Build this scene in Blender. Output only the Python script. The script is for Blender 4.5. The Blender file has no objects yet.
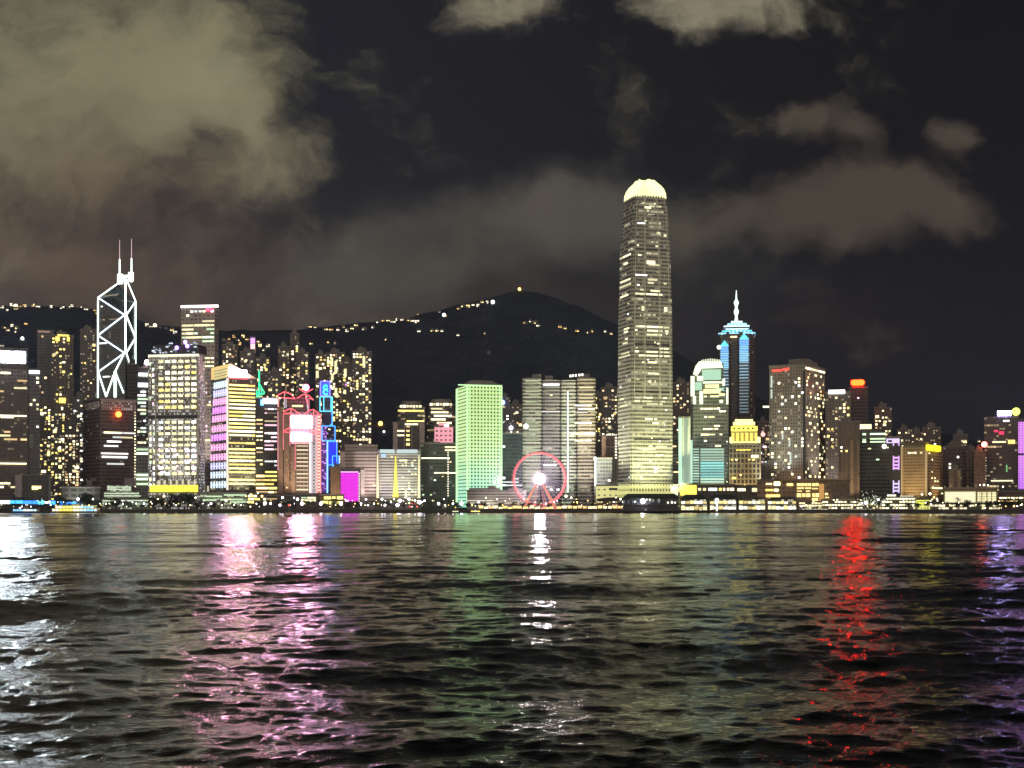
import bpy, math, random
import numpy as np
from mathutils import Vector, Matrix, noise as mnoise
random.seed(11); np.random.seed(11)
PI = math.pi
sc = bpy.context.scene

# ------------------------------------------------------------------ camera
FL = 1400.0; HOR = 509.0; CAMZ = 4.0          # focal length in pixels, horizon row, eye height
cam = bpy.data.cameras.new('camera'); camo = bpy.data.objects.new('camera', cam)
sc.collection.objects.link(camo); sc.camera = camo
cam.sensor_width = 36; cam.lens = 36*FL/1024; cam.shift_y = (HOR-384)/1024
cam.clip_start = 0.5; cam.clip_end = 40000
camo.location = (0, 0, CAMZ); camo.rotation_euler = (PI/2, 0, 0)
# ------------------------------------------------------------------ exposure / render
sc.view_settings.view_transform = 'Standard'; sc.view_settings.look = 'None'
sc.view_settings.exposure = 0; sc.view_settings.gamma = 1; sc.view_settings.use_curve_mapping = False
sc.render.engine = 'CYCLES'
cy = sc.cycles
cy.max_bounces = 5; cy.diffuse_bounces = 2; cy.glossy_bounces = 3; cy.transmission_bounces = 2
cy.volume_bounces = 0; cy.transparent_max_bounces = 4
cy.caustics_reflective = False; cy.caustics_refractive = False
cy.use_denoising = True; cy.use_light_tree = True; cy.use_adaptive_sampling = True; cy.adaptive_threshold = 0.01
cy.sample_clamp_indirect = 6.0

# ------------------------------------------------------------------ node helpers
class NT:
    def __init__(s, nt): s.nt = nt; s.n = nt.nodes; s.l = nt.links
    def node(s, t, **k):
        n = s.n.new(t)
        for a, b in k.items(): setattr(n, a, b)
        return n
    def set(s, sock, v):
        if hasattr(v, 'is_linked'): s.l.new(v, sock)
        else: sock.default_value = v
    def m(s, op, a, b=None, c=None, clamp=False):
        n = s.node('ShaderNodeMath', operation=op, use_clamp=clamp)
        for i, v in enumerate((a, b, c)):
            if v is not None: s.set(n.inputs[i], v)
        return n.outputs[0]
    def mixc(s, f, a, b, blend='MIX'):
        n = s.node('ShaderNodeMix', data_type='RGBA', blend_type=blend)
        s.set(n.inputs[0], f)
        for i, v in ((6, a), (7, b)):
            if isinstance(v, tuple) and len(v) == 3: v = v+(1,)
            s.set(n.inputs[i], v)
        return n.outputs[2]
    def mr(s, v, a, b, c=0.0, d=1.0, smooth=False):
        n = s.node('ShaderNodeMapRange'); n.interpolation_type = 'SMOOTHSTEP' if smooth else 'LINEAR'
        s.set(n.inputs[0], v)
        for i, q in enumerate((a, b, c, d)): s.set(n.inputs[i+1], q)
        return n.outputs[0]
    def noise(s, vec, scale, detail=4, rough=0.55, dim='3D'):
        n = s.node('ShaderNodeTexNoise', noise_dimensions=dim)
        if vec is not None: s.l.new(vec, n.inputs['Vector'])
        n.inputs['Scale'].default_value = scale; n.inputs['Detail'].default_value = detail
        n.inputs['Roughness'].default_value = rough
        return n.outputs[0]
    def comb(s, x, y, z=0.0):
        n = s.node('ShaderNodeCombineXYZ')
        for i, v in enumerate((x, y, z)): s.set(n.inputs[i], v)
        return n.outputs[0]
    def sep(s, v):
        n = s.node('ShaderNodeSeparateXYZ'); s.l.new(v, n.inputs[0]); return n.outputs

# ------------------------------------------------------------------ night sky (world)
wd = bpy.data.worlds.new('World'); sc.world = wd; wd.use_nodes = True
wd.node_tree.nodes.clear(); W = NT(wd.node_tree)
tc = W.node('ShaderNodeTexCoord'); X, Y, Z = W.sep(tc.outputs['Generated'])
ay = W.m('MAXIMUM', W.m('ABSOLUTE', Y), 0.12)
su = W.m('DIVIDE', X, ay); sv = W.m('DIVIDE', Z, ay)        # tangent of azimuth and of elevation
base_vec = W.comb(su, sv, 0.0)
w1 = W.noise(base_vec, 6.0, 6, 0.6); w2 = W.noise(W.comb(W.m('ADD', su, 7.3), sv, 3.1), 6.0, 6, 0.6)
wu = W.m('ADD', su, W.m('MULTIPLY', W.m('SUBTRACT', w1, 0.5), 0.13))
wv = W.m('ADD', sv, W.m('MULTIPLY', W.m('SUBTRACT', w2, 0.5), 0.10))
def P(px): return (px-512)/FL
def E(py): return (HOR-py)/FL
def blob(cx, cy_, rx, ry, amp, rot=0.0, pw=1.0):
    dx = W.m('SUBTRACT', wu, P(cx)); dy = W.m('SUBTRACT', wv, E(cy_))
    if rot:
        c, s_ = math.cos(rot), math.sin(rot)
        dx, dy = (W.m('ADD', W.m('MULTIPLY', dx, c), W.m('MULTIPLY', dy, s_)),
                  W.m('SUBTRACT', W.m('MULTIPLY', dy, c), W.m('MULTIPLY', dx, s_)))
    a = W.m('POWER', W.m('ABSOLUTE', W.m('DIVIDE', dx, rx/FL)), 2.0)
    b = W.m('POWER', W.m('ABSOLUTE', W.m('DIVIDE', dy, ry/FL)), 2.0)
    r = W.m('ADD', a, b)
    if pw != 1.0: r = W.m('POWER', r, pw)
    return W.m('MULTIPLY', W.m('EXPONENT', W.m('MULTIPLY', r, -1.0)), amp)
def addall(l):
    r = l[0]
    for q in l[1:]: r = W.m('ADD', r, q)
    return r
fine0 = W.noise(W.comb(wu, W.m('MULTIPLY', wv, 1.2), 1.7), 10.0, 10, 0.64)
fine = W.m('ADD', W.m('MULTIPLY', fine0, 0.72), W.m('MULTIPLY', W.noise(W.comb(W.m('MULTIPLY', wu, .8), wv, 5.7), 27.0, 6, 0.62), 0.28))
big = W.noise(W.comb(su, sv, 9.1), 4.5, 4, 0.5)
def cloud(blobs, k, t0, t1):
    """billow: soft bodies eaten into by the fine noise along their edges"""
    d = W.m('ADD', addall(blobs), W.m('MULTIPLY', W.m('SUBTRACT', fine, 0.5), k))
    return W.mr(d, t0, t1, smooth=True)
left_c = cloud([blob(130, 40, 60, 60, .2), blob(50, 130, 215, 215, 1.10, pw=1.15), blob(228, 95, 62, 90, 0.62), blob(238, 186, 44, 30, 0.45), blob(305, 165, 20, 34, 0.30), blob(215, 30, 60, 40, .15),
                blob(192, 150, 26, 30, -0.45), blob(225, 0, 40, 18, -0.35), blob(270, 130, 16, 28, -.25), blob(200, 235, 60, 40, -.15)], 2.9, 0.10, 1.35)
top_c = cloud([blob(485, 8, 66, 42, 0.85), blob(715, -4, 112, 50, 1.15, 0.0, 1.1), blob(592, 0, 22, 40, -.35), blob(385, 12, 40, 34, .22)], 2.0, 0.34, 1.0)
low_c = cloud([blob(460, 245, 165, 58, 0.60, 0.12, 1.4), blob(600, 205, 90, 50, 0.60), blob(330, 285, 130, 40, 0.45), blob(720, 250, 120, 60, .40)], 1.5, 0.12, 1.0)
right_c = cloud([blob(885, 222, 125, 44, 1.05, pw=1.3), blob(735, 214, 120, 48, 0.85), blob(795, 122, 52, 28, 1.0, -0.15), blob(862, 140, 34, 22, 0.7), blob(977, 132, 34, 27, 1.25), blob(925, 190, 60, 40, .4), blob(690, 165, 50, 26, .25)], 2.5, 0.34, 1.12)
glow_c = addall([blob(40, 270, 260, 70, 0.75), blob(300, 320, 400, 50, 0.45), blob(520, 286, 34, 24, 0.22)])
dark = W.mixc(W.mr(su, -0.25, 0.30, smooth=True), (0.0125, 0.0130, 0.0158), (0.0052, 0.0040, 0.0043))
col = W.mixc(W.m('MULTIPLY', glow_c, 0.55), dark, (0.105, 0.075, 0.052))
col = W.mixc(W.m('MULTIPLY', low_c, 0.80), col, (0.098, 0.087, 0.068))
col = W.mixc(W.m('MULTIPLY', right_c, 0.85), col, (0.078, 0.062, 0.044))
lcol = W.mixc(W.mr(wv, E(265), E(70), smooth=True), (0.150, 0.100, 0.066), (0.240, 0.216, 0.126))
lcol = W.mixc(W.m('MULTIPLY', W.mr(big, 0.45, 0.72, smooth=True), 0.6), lcol, (0.38, 0.355, 0.22))
lcol = W.mixc(W.m('MULTIPLY', W.mr(fine, 0.50, 0.28, smooth=True), 0.35), lcol, (0.10, 0.085, 0.065))
col = W.mixc(W.m('MULTIPLY', left_c, 0.95), col, lcol)
col = W.mixc(W.m('MULTIPLY', top_c, 0.95), col, W.mixc(W.mr(fine, .35, .65), (0.17, 0.145, 0.10), (0.33, 0.30, 0.20)))
col = W.mixc(W.mr(sv, 0.40, 0.75, smooth=True), col, (0.004, 0.0035, 0.004))   # darker overhead
# the lit city on the near shore, behind the camera, glows on the lower sky there
back = W.m('MULTIPLY', W.mr(Y, 0.1, -0.6, smooth=True), W.mr(W.m('ABSOLUTE', Z), 0.75, 0.0, smooth=True))
col = W.mixc(back, col, (1.05, 0.88, 0.68))
bg = W.node('ShaderNodeBackground'); W.l.new(col, bg.inputs[0]); bg.inputs[1].default_value = 1.0
sky = W.node('ShaderNodeTexSky', sky_type='NISHITA', sun_disc=False)
sky.sun_elevation = math.radians(-8); sky.sun_rotation = math.radians(200)
bg2 = W.node('ShaderNodeBackground'); W.l.new(sky.outputs[0], bg2.inputs[0]); bg2.inputs[1].default_value = 0.01
ad = W.node('ShaderNodeAddShader'); W.l.new(bg.outputs[0], ad.inputs[0]); W.l.new(bg2.outputs[0], ad.inputs[1])
wo = W.node('ShaderNodeOutputWorld'); W.l.new(ad.outputs[0], wo.inputs[0])
wd.cycles.sampling_method = 'MANUAL'; wd.cycles.sample_map_resolution = 512

# ------------------------------------------------------------------ materials
def new_mat(name):
    m = bpy.data.materials.new(name); m.use_nodes = True; m.node_tree.nodes.clear()
    N = NT(m.node_tree); b = N.node('ShaderNodeBsdfPrincipled'); o = N.node('ShaderNodeOutputMaterial')
    N.l.new(b.outputs[0], o.inputs[0]); return m, N, b
def paint(name, col, rough=0.6, metal=0.0, var=0.25, scale=0.3):
    m, N, b = new_mat(name)
    t = N.node('ShaderNodeTexCoord'); n = N.noise(t.outputs['Object'], scale, 5)
    c = N.mixc(N.mr(n, 0.3, 0.7), tuple(q*(1-var) for q in col), tuple(min(1, q*(1+var)) for q in col))
    N.l.new(c, b.inputs['Base Color']); b.inputs['Roughness'].default_value = rough; b.inputs['Metallic'].default_value = metal
    return m
_em = {}
def glow(name, col, st, sample=False, var=0.0):
    """a lamp, neon tube, lit pane or part with painted-in floodlight; var gives each island and each copy its own brightness"""
    if name in _em: return _em[name]
    m, N, b = new_mat(name)
    b.inputs['Base Color'].default_value = (0.1, 0.1, 0.1, 1); b.inputs['Roughness'].default_value = 0.4
    b.inputs['Emission Color'].default_value = col+(1,)
    if var:
        g = N.node('ShaderNodeNewGeometry'); oi = N.node('ShaderNodeObjectInfo')
        r = N.m('FRACT', N.m('ADD', g.outputs['Random Per Island'], oi.outputs['Random']))
        r = N.m('POWER', r, 1.6)
        N.l.new(N.mr(r, 0, 1, st*(1-var), st*(1+var)), b.inputs['Emission Strength'])
    else: b.inputs['Emission Strength'].default_value = st
    m.cycles.emission_sampling = 'AUTO' if sample else 'NONE'
    _em[name] = m; return m
def facade(name, wall=(.3,.3,.3), glass=(.03,.035,.04), fh=4.0, bw=3.5, wh=.55, ww=.7, lit=0.0, lc=(1,.75,.4), ls=.5, rough=.6, grough=.18, round_=False,
           face_glow=None, face_glow_st=1.0, runs=0.0):
    """office wall: a grid of window openings in metres (uv), darker glass, a share of panes with dim light behind"""
    m, N, b = new_mat(name)
    uv = N.node('ShaderNodeUVMap'); U, V, _ = N.sep(uv.outputs[0])
    cu = N.m('DIVIDE', U, bw); cv = N.m('DIVIDE', V, fh)
    fu = N.m('ABSOLUTE', N.m('SUBTRACT', N.m('FRACT', cu), .5)); fv = N.m('ABSOLUTE', N.m('SUBTRACT', N.m('FRACT', cv), .5))
    if round_:
        d = N.m('ADD', N.m('POWER', N.m('DIVIDE', fu, ww/2), 2.0), N.m('POWER', N.m('DIVIDE', fv, wh/2), 2.0))
        mask = N.m('LESS_THAN', d, 1.0)
    else: mask = N.m('MULTIPLY', N.m('LESS_THAN', fu, ww/2), N.m('LESS_THAN', fv, wh/2))
    cell = N.comb(N.m('FLOOR', cu), N.m('FLOOR', cv)); wn = N.node('ShaderNodeTexWhiteNoise', noise_dimensions='2D'); N.l.new(cell, wn.inputs['Vector'])
    g = N.node('ShaderNodeTexCoord'); n = N.noise(g.outputs['Object'], .06, 6, .65); n2 = N.noise(g.outputs['Object'], 1.1, 4)
    wc = N.mixc(N.m('MULTIPLY', N.mr(n, .3, .7), N.mr(n2, .2, .8, .6, 1)), tuple(q*.72 for q in wall), tuple(min(1, q*1.22) for q in wall))
    gc = N.mixc(wn.outputs[0], tuple(q*.5 for q in glass), tuple(q*1.8 for q in glass))
    N.l.new(N.mixc(mask, wc, gc), b.inputs['Base Color'])
    N.l.new(N.mr(mask, 0, 1, rough, grough), b.inputs['Roughness'])
    if face_glow is not None:
        top, bot, h = face_glow
        t = N.mr(N.m('ADD', V, N.m('MULTIPLY', N.m('SUBTRACT', n, .5), h*.5)), h*.02, h*.6, smooth=True)
        ec = N.mixc(t, bot, top)
        N.l.new(ec, b.inputs['Emission Color'])
        N.l.new(N.m('MULTIPLY', N.m('SUBTRACT', 1.0, N.m('MULTIPLY', mask, .93)), N.mr(n2, .2, .8, face_glow_st*.75, face_glow_st*1.2)), b.inputs['Emission Strength'])
    elif lit > 0:
        r = N.m('LESS_THAN', wn.outputs[0], lit)
        if runs:   # whole stretches of a floor share one tenant
            cell2 = N.comb(N.m('FLOOR', N.m('DIVIDE', cu, 5.0)), N.m('FLOOR', cv)); w3 = N.node('ShaderNodeTexWhiteNoise', noise_dimensions='2D'); N.l.new(cell2, w3.inputs['Vector'])
            r = N.m('MAXIMUM', r, N.m('LESS_THAN', w3.outputs[0], runs))
        s, _, v3 = N.sep(wn.outputs[1])
        st = N.m('MULTIPLY', N.m('MULTIPLY', mask, r), N.mr(s, 0, 1, ls*.3, ls*1.4))
        b.inputs['Emission Color'].default_value = lc+(1,); N.l.new(st, b.inputs['Emission Strength'])
    m.cycles.emission_sampling = 'NONE'
    return m

# ------------------------------------------------------------------ mesh builder
class MB:
    def __init__(s): s.v = []; s.f = []; s.uv = []; s.mi = []
    def quad(s, pts, uvs=None, mi=0):
        i = len(s.v); s.v += [tuple(p) for p in pts]; s.f.append(tuple(range(i, i+len(pts))))
        if uvs is None: uvs = [(p[0]+p[1], p[2]) for p in pts]
        s.uv += uvs; s.mi.append(mi)
    def loft(s, levels, cap=True, mi=0, closed=True):
        """levels: list of (polygon [(x,y)..] counter-clockwise seen from above, z)"""
        n = len(levels[0][0])
        for (p0, z0), (p1, z1) in zip(levels, levels[1:]):
            u = 0
            for i in range(n if closed else n-1):
                j = (i+1) % n; d = math.dist(p0[i], p0[j])
                s.quad([(*p0[i], z0), (*p0[j], z0), (*p1[j], z1), (*p1[i], z1)], [(u, z0), (u+d, z0), (u+d, z1), (u, z1)], mi); u += d
        if cap:
            p, z = levels[-1]; s.quad([(*q, z) for q in p], [(0.01, 0.01)]*n, mi)
            p, z = levels[0]; s.quad([(*q, z) for q in reversed(p)], [(0.01, 0.01)]*n, mi)
    def prism(s, poly, z0, z1, mi=0): s.loft([(poly, z0), (poly, z1)], mi=mi)
    def box(s, x0, x1, y0, y1, z0, z1, mi=0): s.prism([(x0, y0), (x1, y0), (x1, y1), (x0, y1)], z0, z1, mi)
    def tube(s, a, b, r, n=6, r2=None, mi=0):
        a = Vector(a); b = Vector(b); d = (b-a).normalized(); r2 = r if r2 is None else r2
        t = d.cross(Vector((0, 0, 1)));
        if t.length < 1e-4: t = Vector((1, 0, 0))
        t.normalize(); w = d.cross(t)
        A = [a+(t*math.cos(2*PI*i/n)+w*math.sin(2*PI*i/n))*r for i in range(n)]
        B = [b+(t*math.cos(2*PI*i/n)+w*math.sin(2*PI*i/n))*r2 for i in range(n)]
        for i in range(n): s.quad([A[i], B[i], B[(i+1) % n], A[(i+1) % n]][::-1], None, mi)
        s.quad(A, None, mi); s.quad(B[::-1], None, mi)
    def ball(s, c, r, n=8, m=6, sz=1.0, mi=0):
        for j in range(m):
            for i in range(n):
                pts = []
                for jj, ii in ((j, i), (j, i+1), (j+1, i+1), (j+1, i)):
                    th = PI*jj/m-PI/2; ph = 2*PI*ii/n
                    pts.append((c[0]+r*math.cos(th)*math.cos(ph), c[1]+r*math.cos(th)*math.sin(ph), c[2]+r*sz*math.sin(th)))
                if j == 0: pts = [pts[0], pts[2], pts[3]]
                elif j == m-1: pts = [pts[0], pts[1], pts[2]]
                s.quad(pts, None, mi)
    def extrude_xz(s, pts, y0, y1, mi=0):
        """outline in x,z given counter-clockwise seen from the front (-y), extruded front to back"""
        n = len(pts)
        s.quad([(p[0], y0, p[1]) for p in pts], [(p[0], p[1]) for p in pts], mi)
        s.quad([(p[0], y1, p[1]) for p in reversed(pts)], [(p[0], p[1]) for p in reversed(pts)], mi)
        for i in range(n):
            a, b = pts[i], pts[(i+1) % n]
            s.quad([(a[0], y1, a[1]), (b[0], y1, b[1]), (b[0], y0, b[1]), (a[0], y0, a[1])], [(0, a[1]), (y1-y0, b[1]), (0, b[1]), (y1-y0, a[1])], mi)
    def mesh(s, name, mats):
        me = bpy.data.meshes.new(name); me.from_pydata(s.v, [], s.f)
        l = me.uv_layers.new(name='UVMap'); l.data.foreach_set('uv', np.array(s.uv, dtype=np.float32).ravel())
        for m in (mats if isinstance(mats, (list, tuple)) else [mats]): me.materials.append(m)
        if any(s.mi): me.polygons.foreach_set('material_index', s.mi)
        me.update(); return me
    def build(s, name, mats, parent=None):
        return link(name, s.mesh(name, mats), parent)
def link(name, data, parent=None):
    o = bpy.data.objects.new(name, data); sc.collection.objects.link(o)
    if parent is not None: o.parent = parent
    return o
def tag(o, label=None, cat=None, group=None, kind=None):
    if label: o['label'] = label
    if cat: o['category'] = cat
    if group: o['group'] = group
    if kind: o['kind'] = kind
    return o
def zz(py, Y): return CAMZ+(HOR-py)*Y/FL
def xx(px, Y): return P(px)*Y
def orient(c, yaw):  # children of a copied thing
    c.rotation_euler = (0, 0, yaw)
def copy_tree(o, parent=None):
    c = o.copy(); sc.collection.objects.link(c); c.parent = parent
    for ch in o.children: copy_tree(ch, c)
    return c
GZ = 3.4           # level of the reclaimed waterfront

# ------------------------------------------------------------------ light colours
WARM = glow('lit_room_warm', (1, .68, .30), 3.00, var=.75)
GOLD = glow('lit_room_gold', (1, .76, .18), 3.20, var=.6)
PALE = glow('lit_room_pale', (1, .90, .52), 3.20, var=.7)
WHITE = glow('lit_room_white', (.92, .95, .95), 3.00, var=.7)
CREAM = glow('lit_room_cream', (1, .90, .46), 2.20, var=.45)
GREENW = glow('lit_room_greenish', (.72, 1, .60), 2.20, var=.6)
PINKW = glow('lit_room_pink', (1, .60, .76), 2.60, var=.6)
DIMW = glow('lit_room_dim', (1, .78, .50), .55, var=.8)
UNIT = {}
def unit(m):
    if m.name not in UNIT:
        b = MB(); b.box(-.5, .5, -.5, .5, -.5, .5); UNIT[m.name] = b.mesh('window_pane', m)
    return UNIT[m.name]
conc = paint('roof_concrete', (.22, .21, .20), .8)
darkm = paint('dark_plant_metal', (.05, .05, .055), .5, .4)
steel = paint('pale_steel', (.45, .46, .47), .4, .6)

# ------------------------------------------------------------------ building class
ALLB = []
class B:
    """x0, x1, xc: left edge, right edge and near corner as directions from the quay; top: height; Y: distance"""
    def __init__(s, name, label, x0, x1, top, Y, xc=None, cat='tower', group=None, depth=None, alpha=None, base=None, yaw=0):
        s.Y = Y; s.base = GZ if base is None else base
        s.root = tag(bpy.data.objects.new(name, None), label, cat, group); sc.collection.objects.link(s.root)
        if xc is None:
            t = (P(x0)+P(x1))/2; th = -math.atan(t)+yaw; s.ux = Vector((math.cos(th), math.sin(th)))
            O = Vector((t*Y, Y)); s.O = O
            s.xl = s.lx(x0); s.xr = s.lx(x1); w = s.xr-s.xl
            s.d = depth or min(w, 42)
            s.corner = False
        else:
            a = abs(xc-x0); b_ = abs(x1-xc); al = alpha if alpha is not None else math.atan2(b_, a)
            al = min(max(al, .15), 1.42); tx1 = P(x1)
            while math.sin(al)-tx1*math.cos(al) < .12: al += .03
            th = -al; s.ux = Vector((math.cos(al), -math.sin(al))); O = Vector((P(xc)*Y, Y)); s.O = O
            s.xl = s.lx(x0); s.xr = 0.0
            s.d = min((tx1*Y-O.x)/(math.sin(al)-tx1*math.cos(al)), 90); s.corner = True
            w = -s.xl
        s.th = th; s.w = w; s.uy = Vector((-s.ux.y, s.ux.x))
        s.root.location = (O.x, O.y, s.base); s.root.rotation_euler = (0, 0, math.atan2(s.ux.y, s.ux.x))
        s.H = s.z(top); s.lits = []; s.x0 = x0; s.x1 = x1; s.top = top; s.rng = random.Random(int(x0*7+x1*13+top)); ALLB.append(s)
    def lx(s, px):
        t = P(px); return (t*s.O.y-s.O.x)/(s.ux.x-t*s.ux.y)
    def ly(s, px):   # along the right face
        t = P(px); uy = Vector((-s.ux.y, s.ux.x)); return (t*s.O.y-s.O.x)/(uy.x-t*uy.y)
    def z(s, py): return zz(py, s.Y)-s.base
    def poly(s, inset=0, cham=0):
        x0, x1, y0, y1 = s.xl+inset, s.xr-inset, inset, s.d-inset
        if not cham: return [(x0, y0), (x1, y0), (x1, y1), (x0, y1)]
        c = cham
        return [(x0, y0+c), (x0+c*.3, y0+c*.3), (x0+c, y0), (x1-c, y0), (x1-c*.3, y0+c*.3), (x1, y0+c), (x1, y1-c), (x1-c, y1), (x0+c, y1), (x0, y1-c)]
    def wall(s, mat, z0=0, z1=None, cham=0, name='wall', inset=0, roof=True):
        z1 = s.H if z1 is None else z1
        m = MB(); m.prism(s.poly(inset, cham), z0, z1); o = m.build(name, mat, s.root)
        if roof:
            m = MB(); m.prism(s.poly(inset-.5, cham), z1+.003, z1+1.6); m.build('parapet', conc, s.root)
        return o
    def plant(s, f0=.2, f1=.8, h=6, mat=None, name='plant_room', z=None, mast=0):
        z = s.H+1.6 if z is None else z
        w = s.xr-s.xl; m = MB(); m.box(s.xl+w*f0, s.xl+w*f1, s.d*.2, s.d*.8, z, z+h)
        m.box(s.xl+w*(f0+.1), s.xl+w*(f0+.25), s.d*.3, s.d*.6, z+h, z+h+2.5)
        o = m.build(name, mat or conc, s.root)
        if mast:
            m = MB(); m.tube((s.xl+w*(f0+f1)/2, s.d*.5, z+h), (s.xl+w*(f0+f1)/2, s.d*.5, z+h+mast), .45, 6, .15); m.build('mast', steel, s.root)
        return o
    def box(s, name, mat, px0, px1, py0, py1, y0=-1.0, y1=0.0, side=False, label=None):
        """a box on the front (or right) face between two directions and two heights"""
        m = MB()
        if side:
            a, b = s.ly(px0), s.ly(px1); m.box(s.xr-y1, s.xr-y0, a, b, s.z(py1), s.z(py0))
        else: m.box(s.lx(px0), s.lx(px1), y0, y1, s.z(py1), s.z(py0))
        o = m.build(name, mat, s.root)
        if label: o['label'] = label
        return o
    def line(s, name, mat, pts, r=.6, y=-1.2, side=False):
        m = MB()
        q = [((s.xr-y, s.ly(a), s.z(b)) if side else (s.lx(a), y, s.z(b))) for a, b in pts]
        for a, b in zip(q, q[1:]): m.tube(a, b, r)
        return m.build(name, mat, s.root)
    def _face(s, side):
        return (s.ly, 0.0, s.d) if side else (s.lx, s.xl, s.xr)
    def win(s, mode='scatter', p=.3, fh=4, bw=4, ww=2.6, wh=2.2, mats=(WARM,), side=False, py0=None, py1=None, px0=None, px1=None, marg=1.5, seg=(2, 6), off=.25):
        fx, a, b = s._face(side)
        if px0 is not None: a = fx(px0)
        if px1 is not None: b = fx(px1)
        z1 = s.H-marg if py0 is None else s.z(py0); z0 = 4 if py1 is None else s.z(py1)
        a += marg*.6; b -= marg*.6
        nf = max(1, int((z1-z0)/fh)); nb = max(1, int((b-a)/bw)); bwid = (b-a)/nb; R = s.rng
        for f in range(nf):
            zc = z1-(f+.5)*fh
            if mode == 'scatter':
                for k in range(nb):
                    if R.random() < p: s._w(side, a+(k+.5)*bwid, zc, ww, wh, R.choice(mats), off)
            elif mode == 'rows':
                if R.random() < p:
                    for _ in range(R.choice((1, 1, 2, 3))):
                        L = R.randint(*seg); k = R.randint(0, max(0, nb-L)); L = min(L, nb-k)
                        s._w(side, a+(k+L/2)*bwid, zc, L*bwid-(bwid-ww), wh, R.choice(mats), off)
            elif mode == 'bands':
                k = 0
                while k < nb:
                    L = min(R.randint(*seg), nb-k)
                    if R.random() < p: s._w(side, a+(k+L/2)*bwid, zc, L*bwid-(bwid-ww), wh*R.uniform(.8, 1.05), R.choice(mats), off)
                    k += L
        return s
    def _w(s, side, u, z, w, h, m, off): s.lits.append((w*h*(1+s.rng.random()*.2), side, u, z, w, h, m, off))
    def flush(s, cap=100):
        s.lits.sort(key=lambda q: -q[0])
        seen = {}; uniq = []
        for q in s.lits:
            k = (q[1], round(q[2]/1.5), round(q[3]/1.5))
            if k in seen: continue
            seen[k] = 1; uniq.append(q)
        for q in uniq[:cap]:
            _, side, u, z, w, h, m, off = q
            o = link('window_band' if w > 8 else 'lit_window', unit(m), s.root)
            if side: o.location = (s.xr+off, u, z); o.scale = (.5, w, h)
            else: o.location = (u, -off, z); o.scale = (w, .5, h)
        rest = uniq[cap:]
        if rest:
            ms = list({q[6].name: q[6] for q in rest}.values()); idx = {m.name: i for i, m in enumerate(ms)}; b = MB()
            for _, side, u, z, w, h, m, off in rest:
                if side: b.box(s.xr+off-.25, s.xr+off+.25, u-w/2, u+w/2, z-h/2, z+h/2, idx[m.name])
                else: b.box(u-w/2, u+w/2, -off-.25, -off+.25, z-h/2, z+h/2, idx[m.name])
            tag(b.build('lit_windows', ms, s.root), kind='stuff')
        s.lits = []; return s

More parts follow.
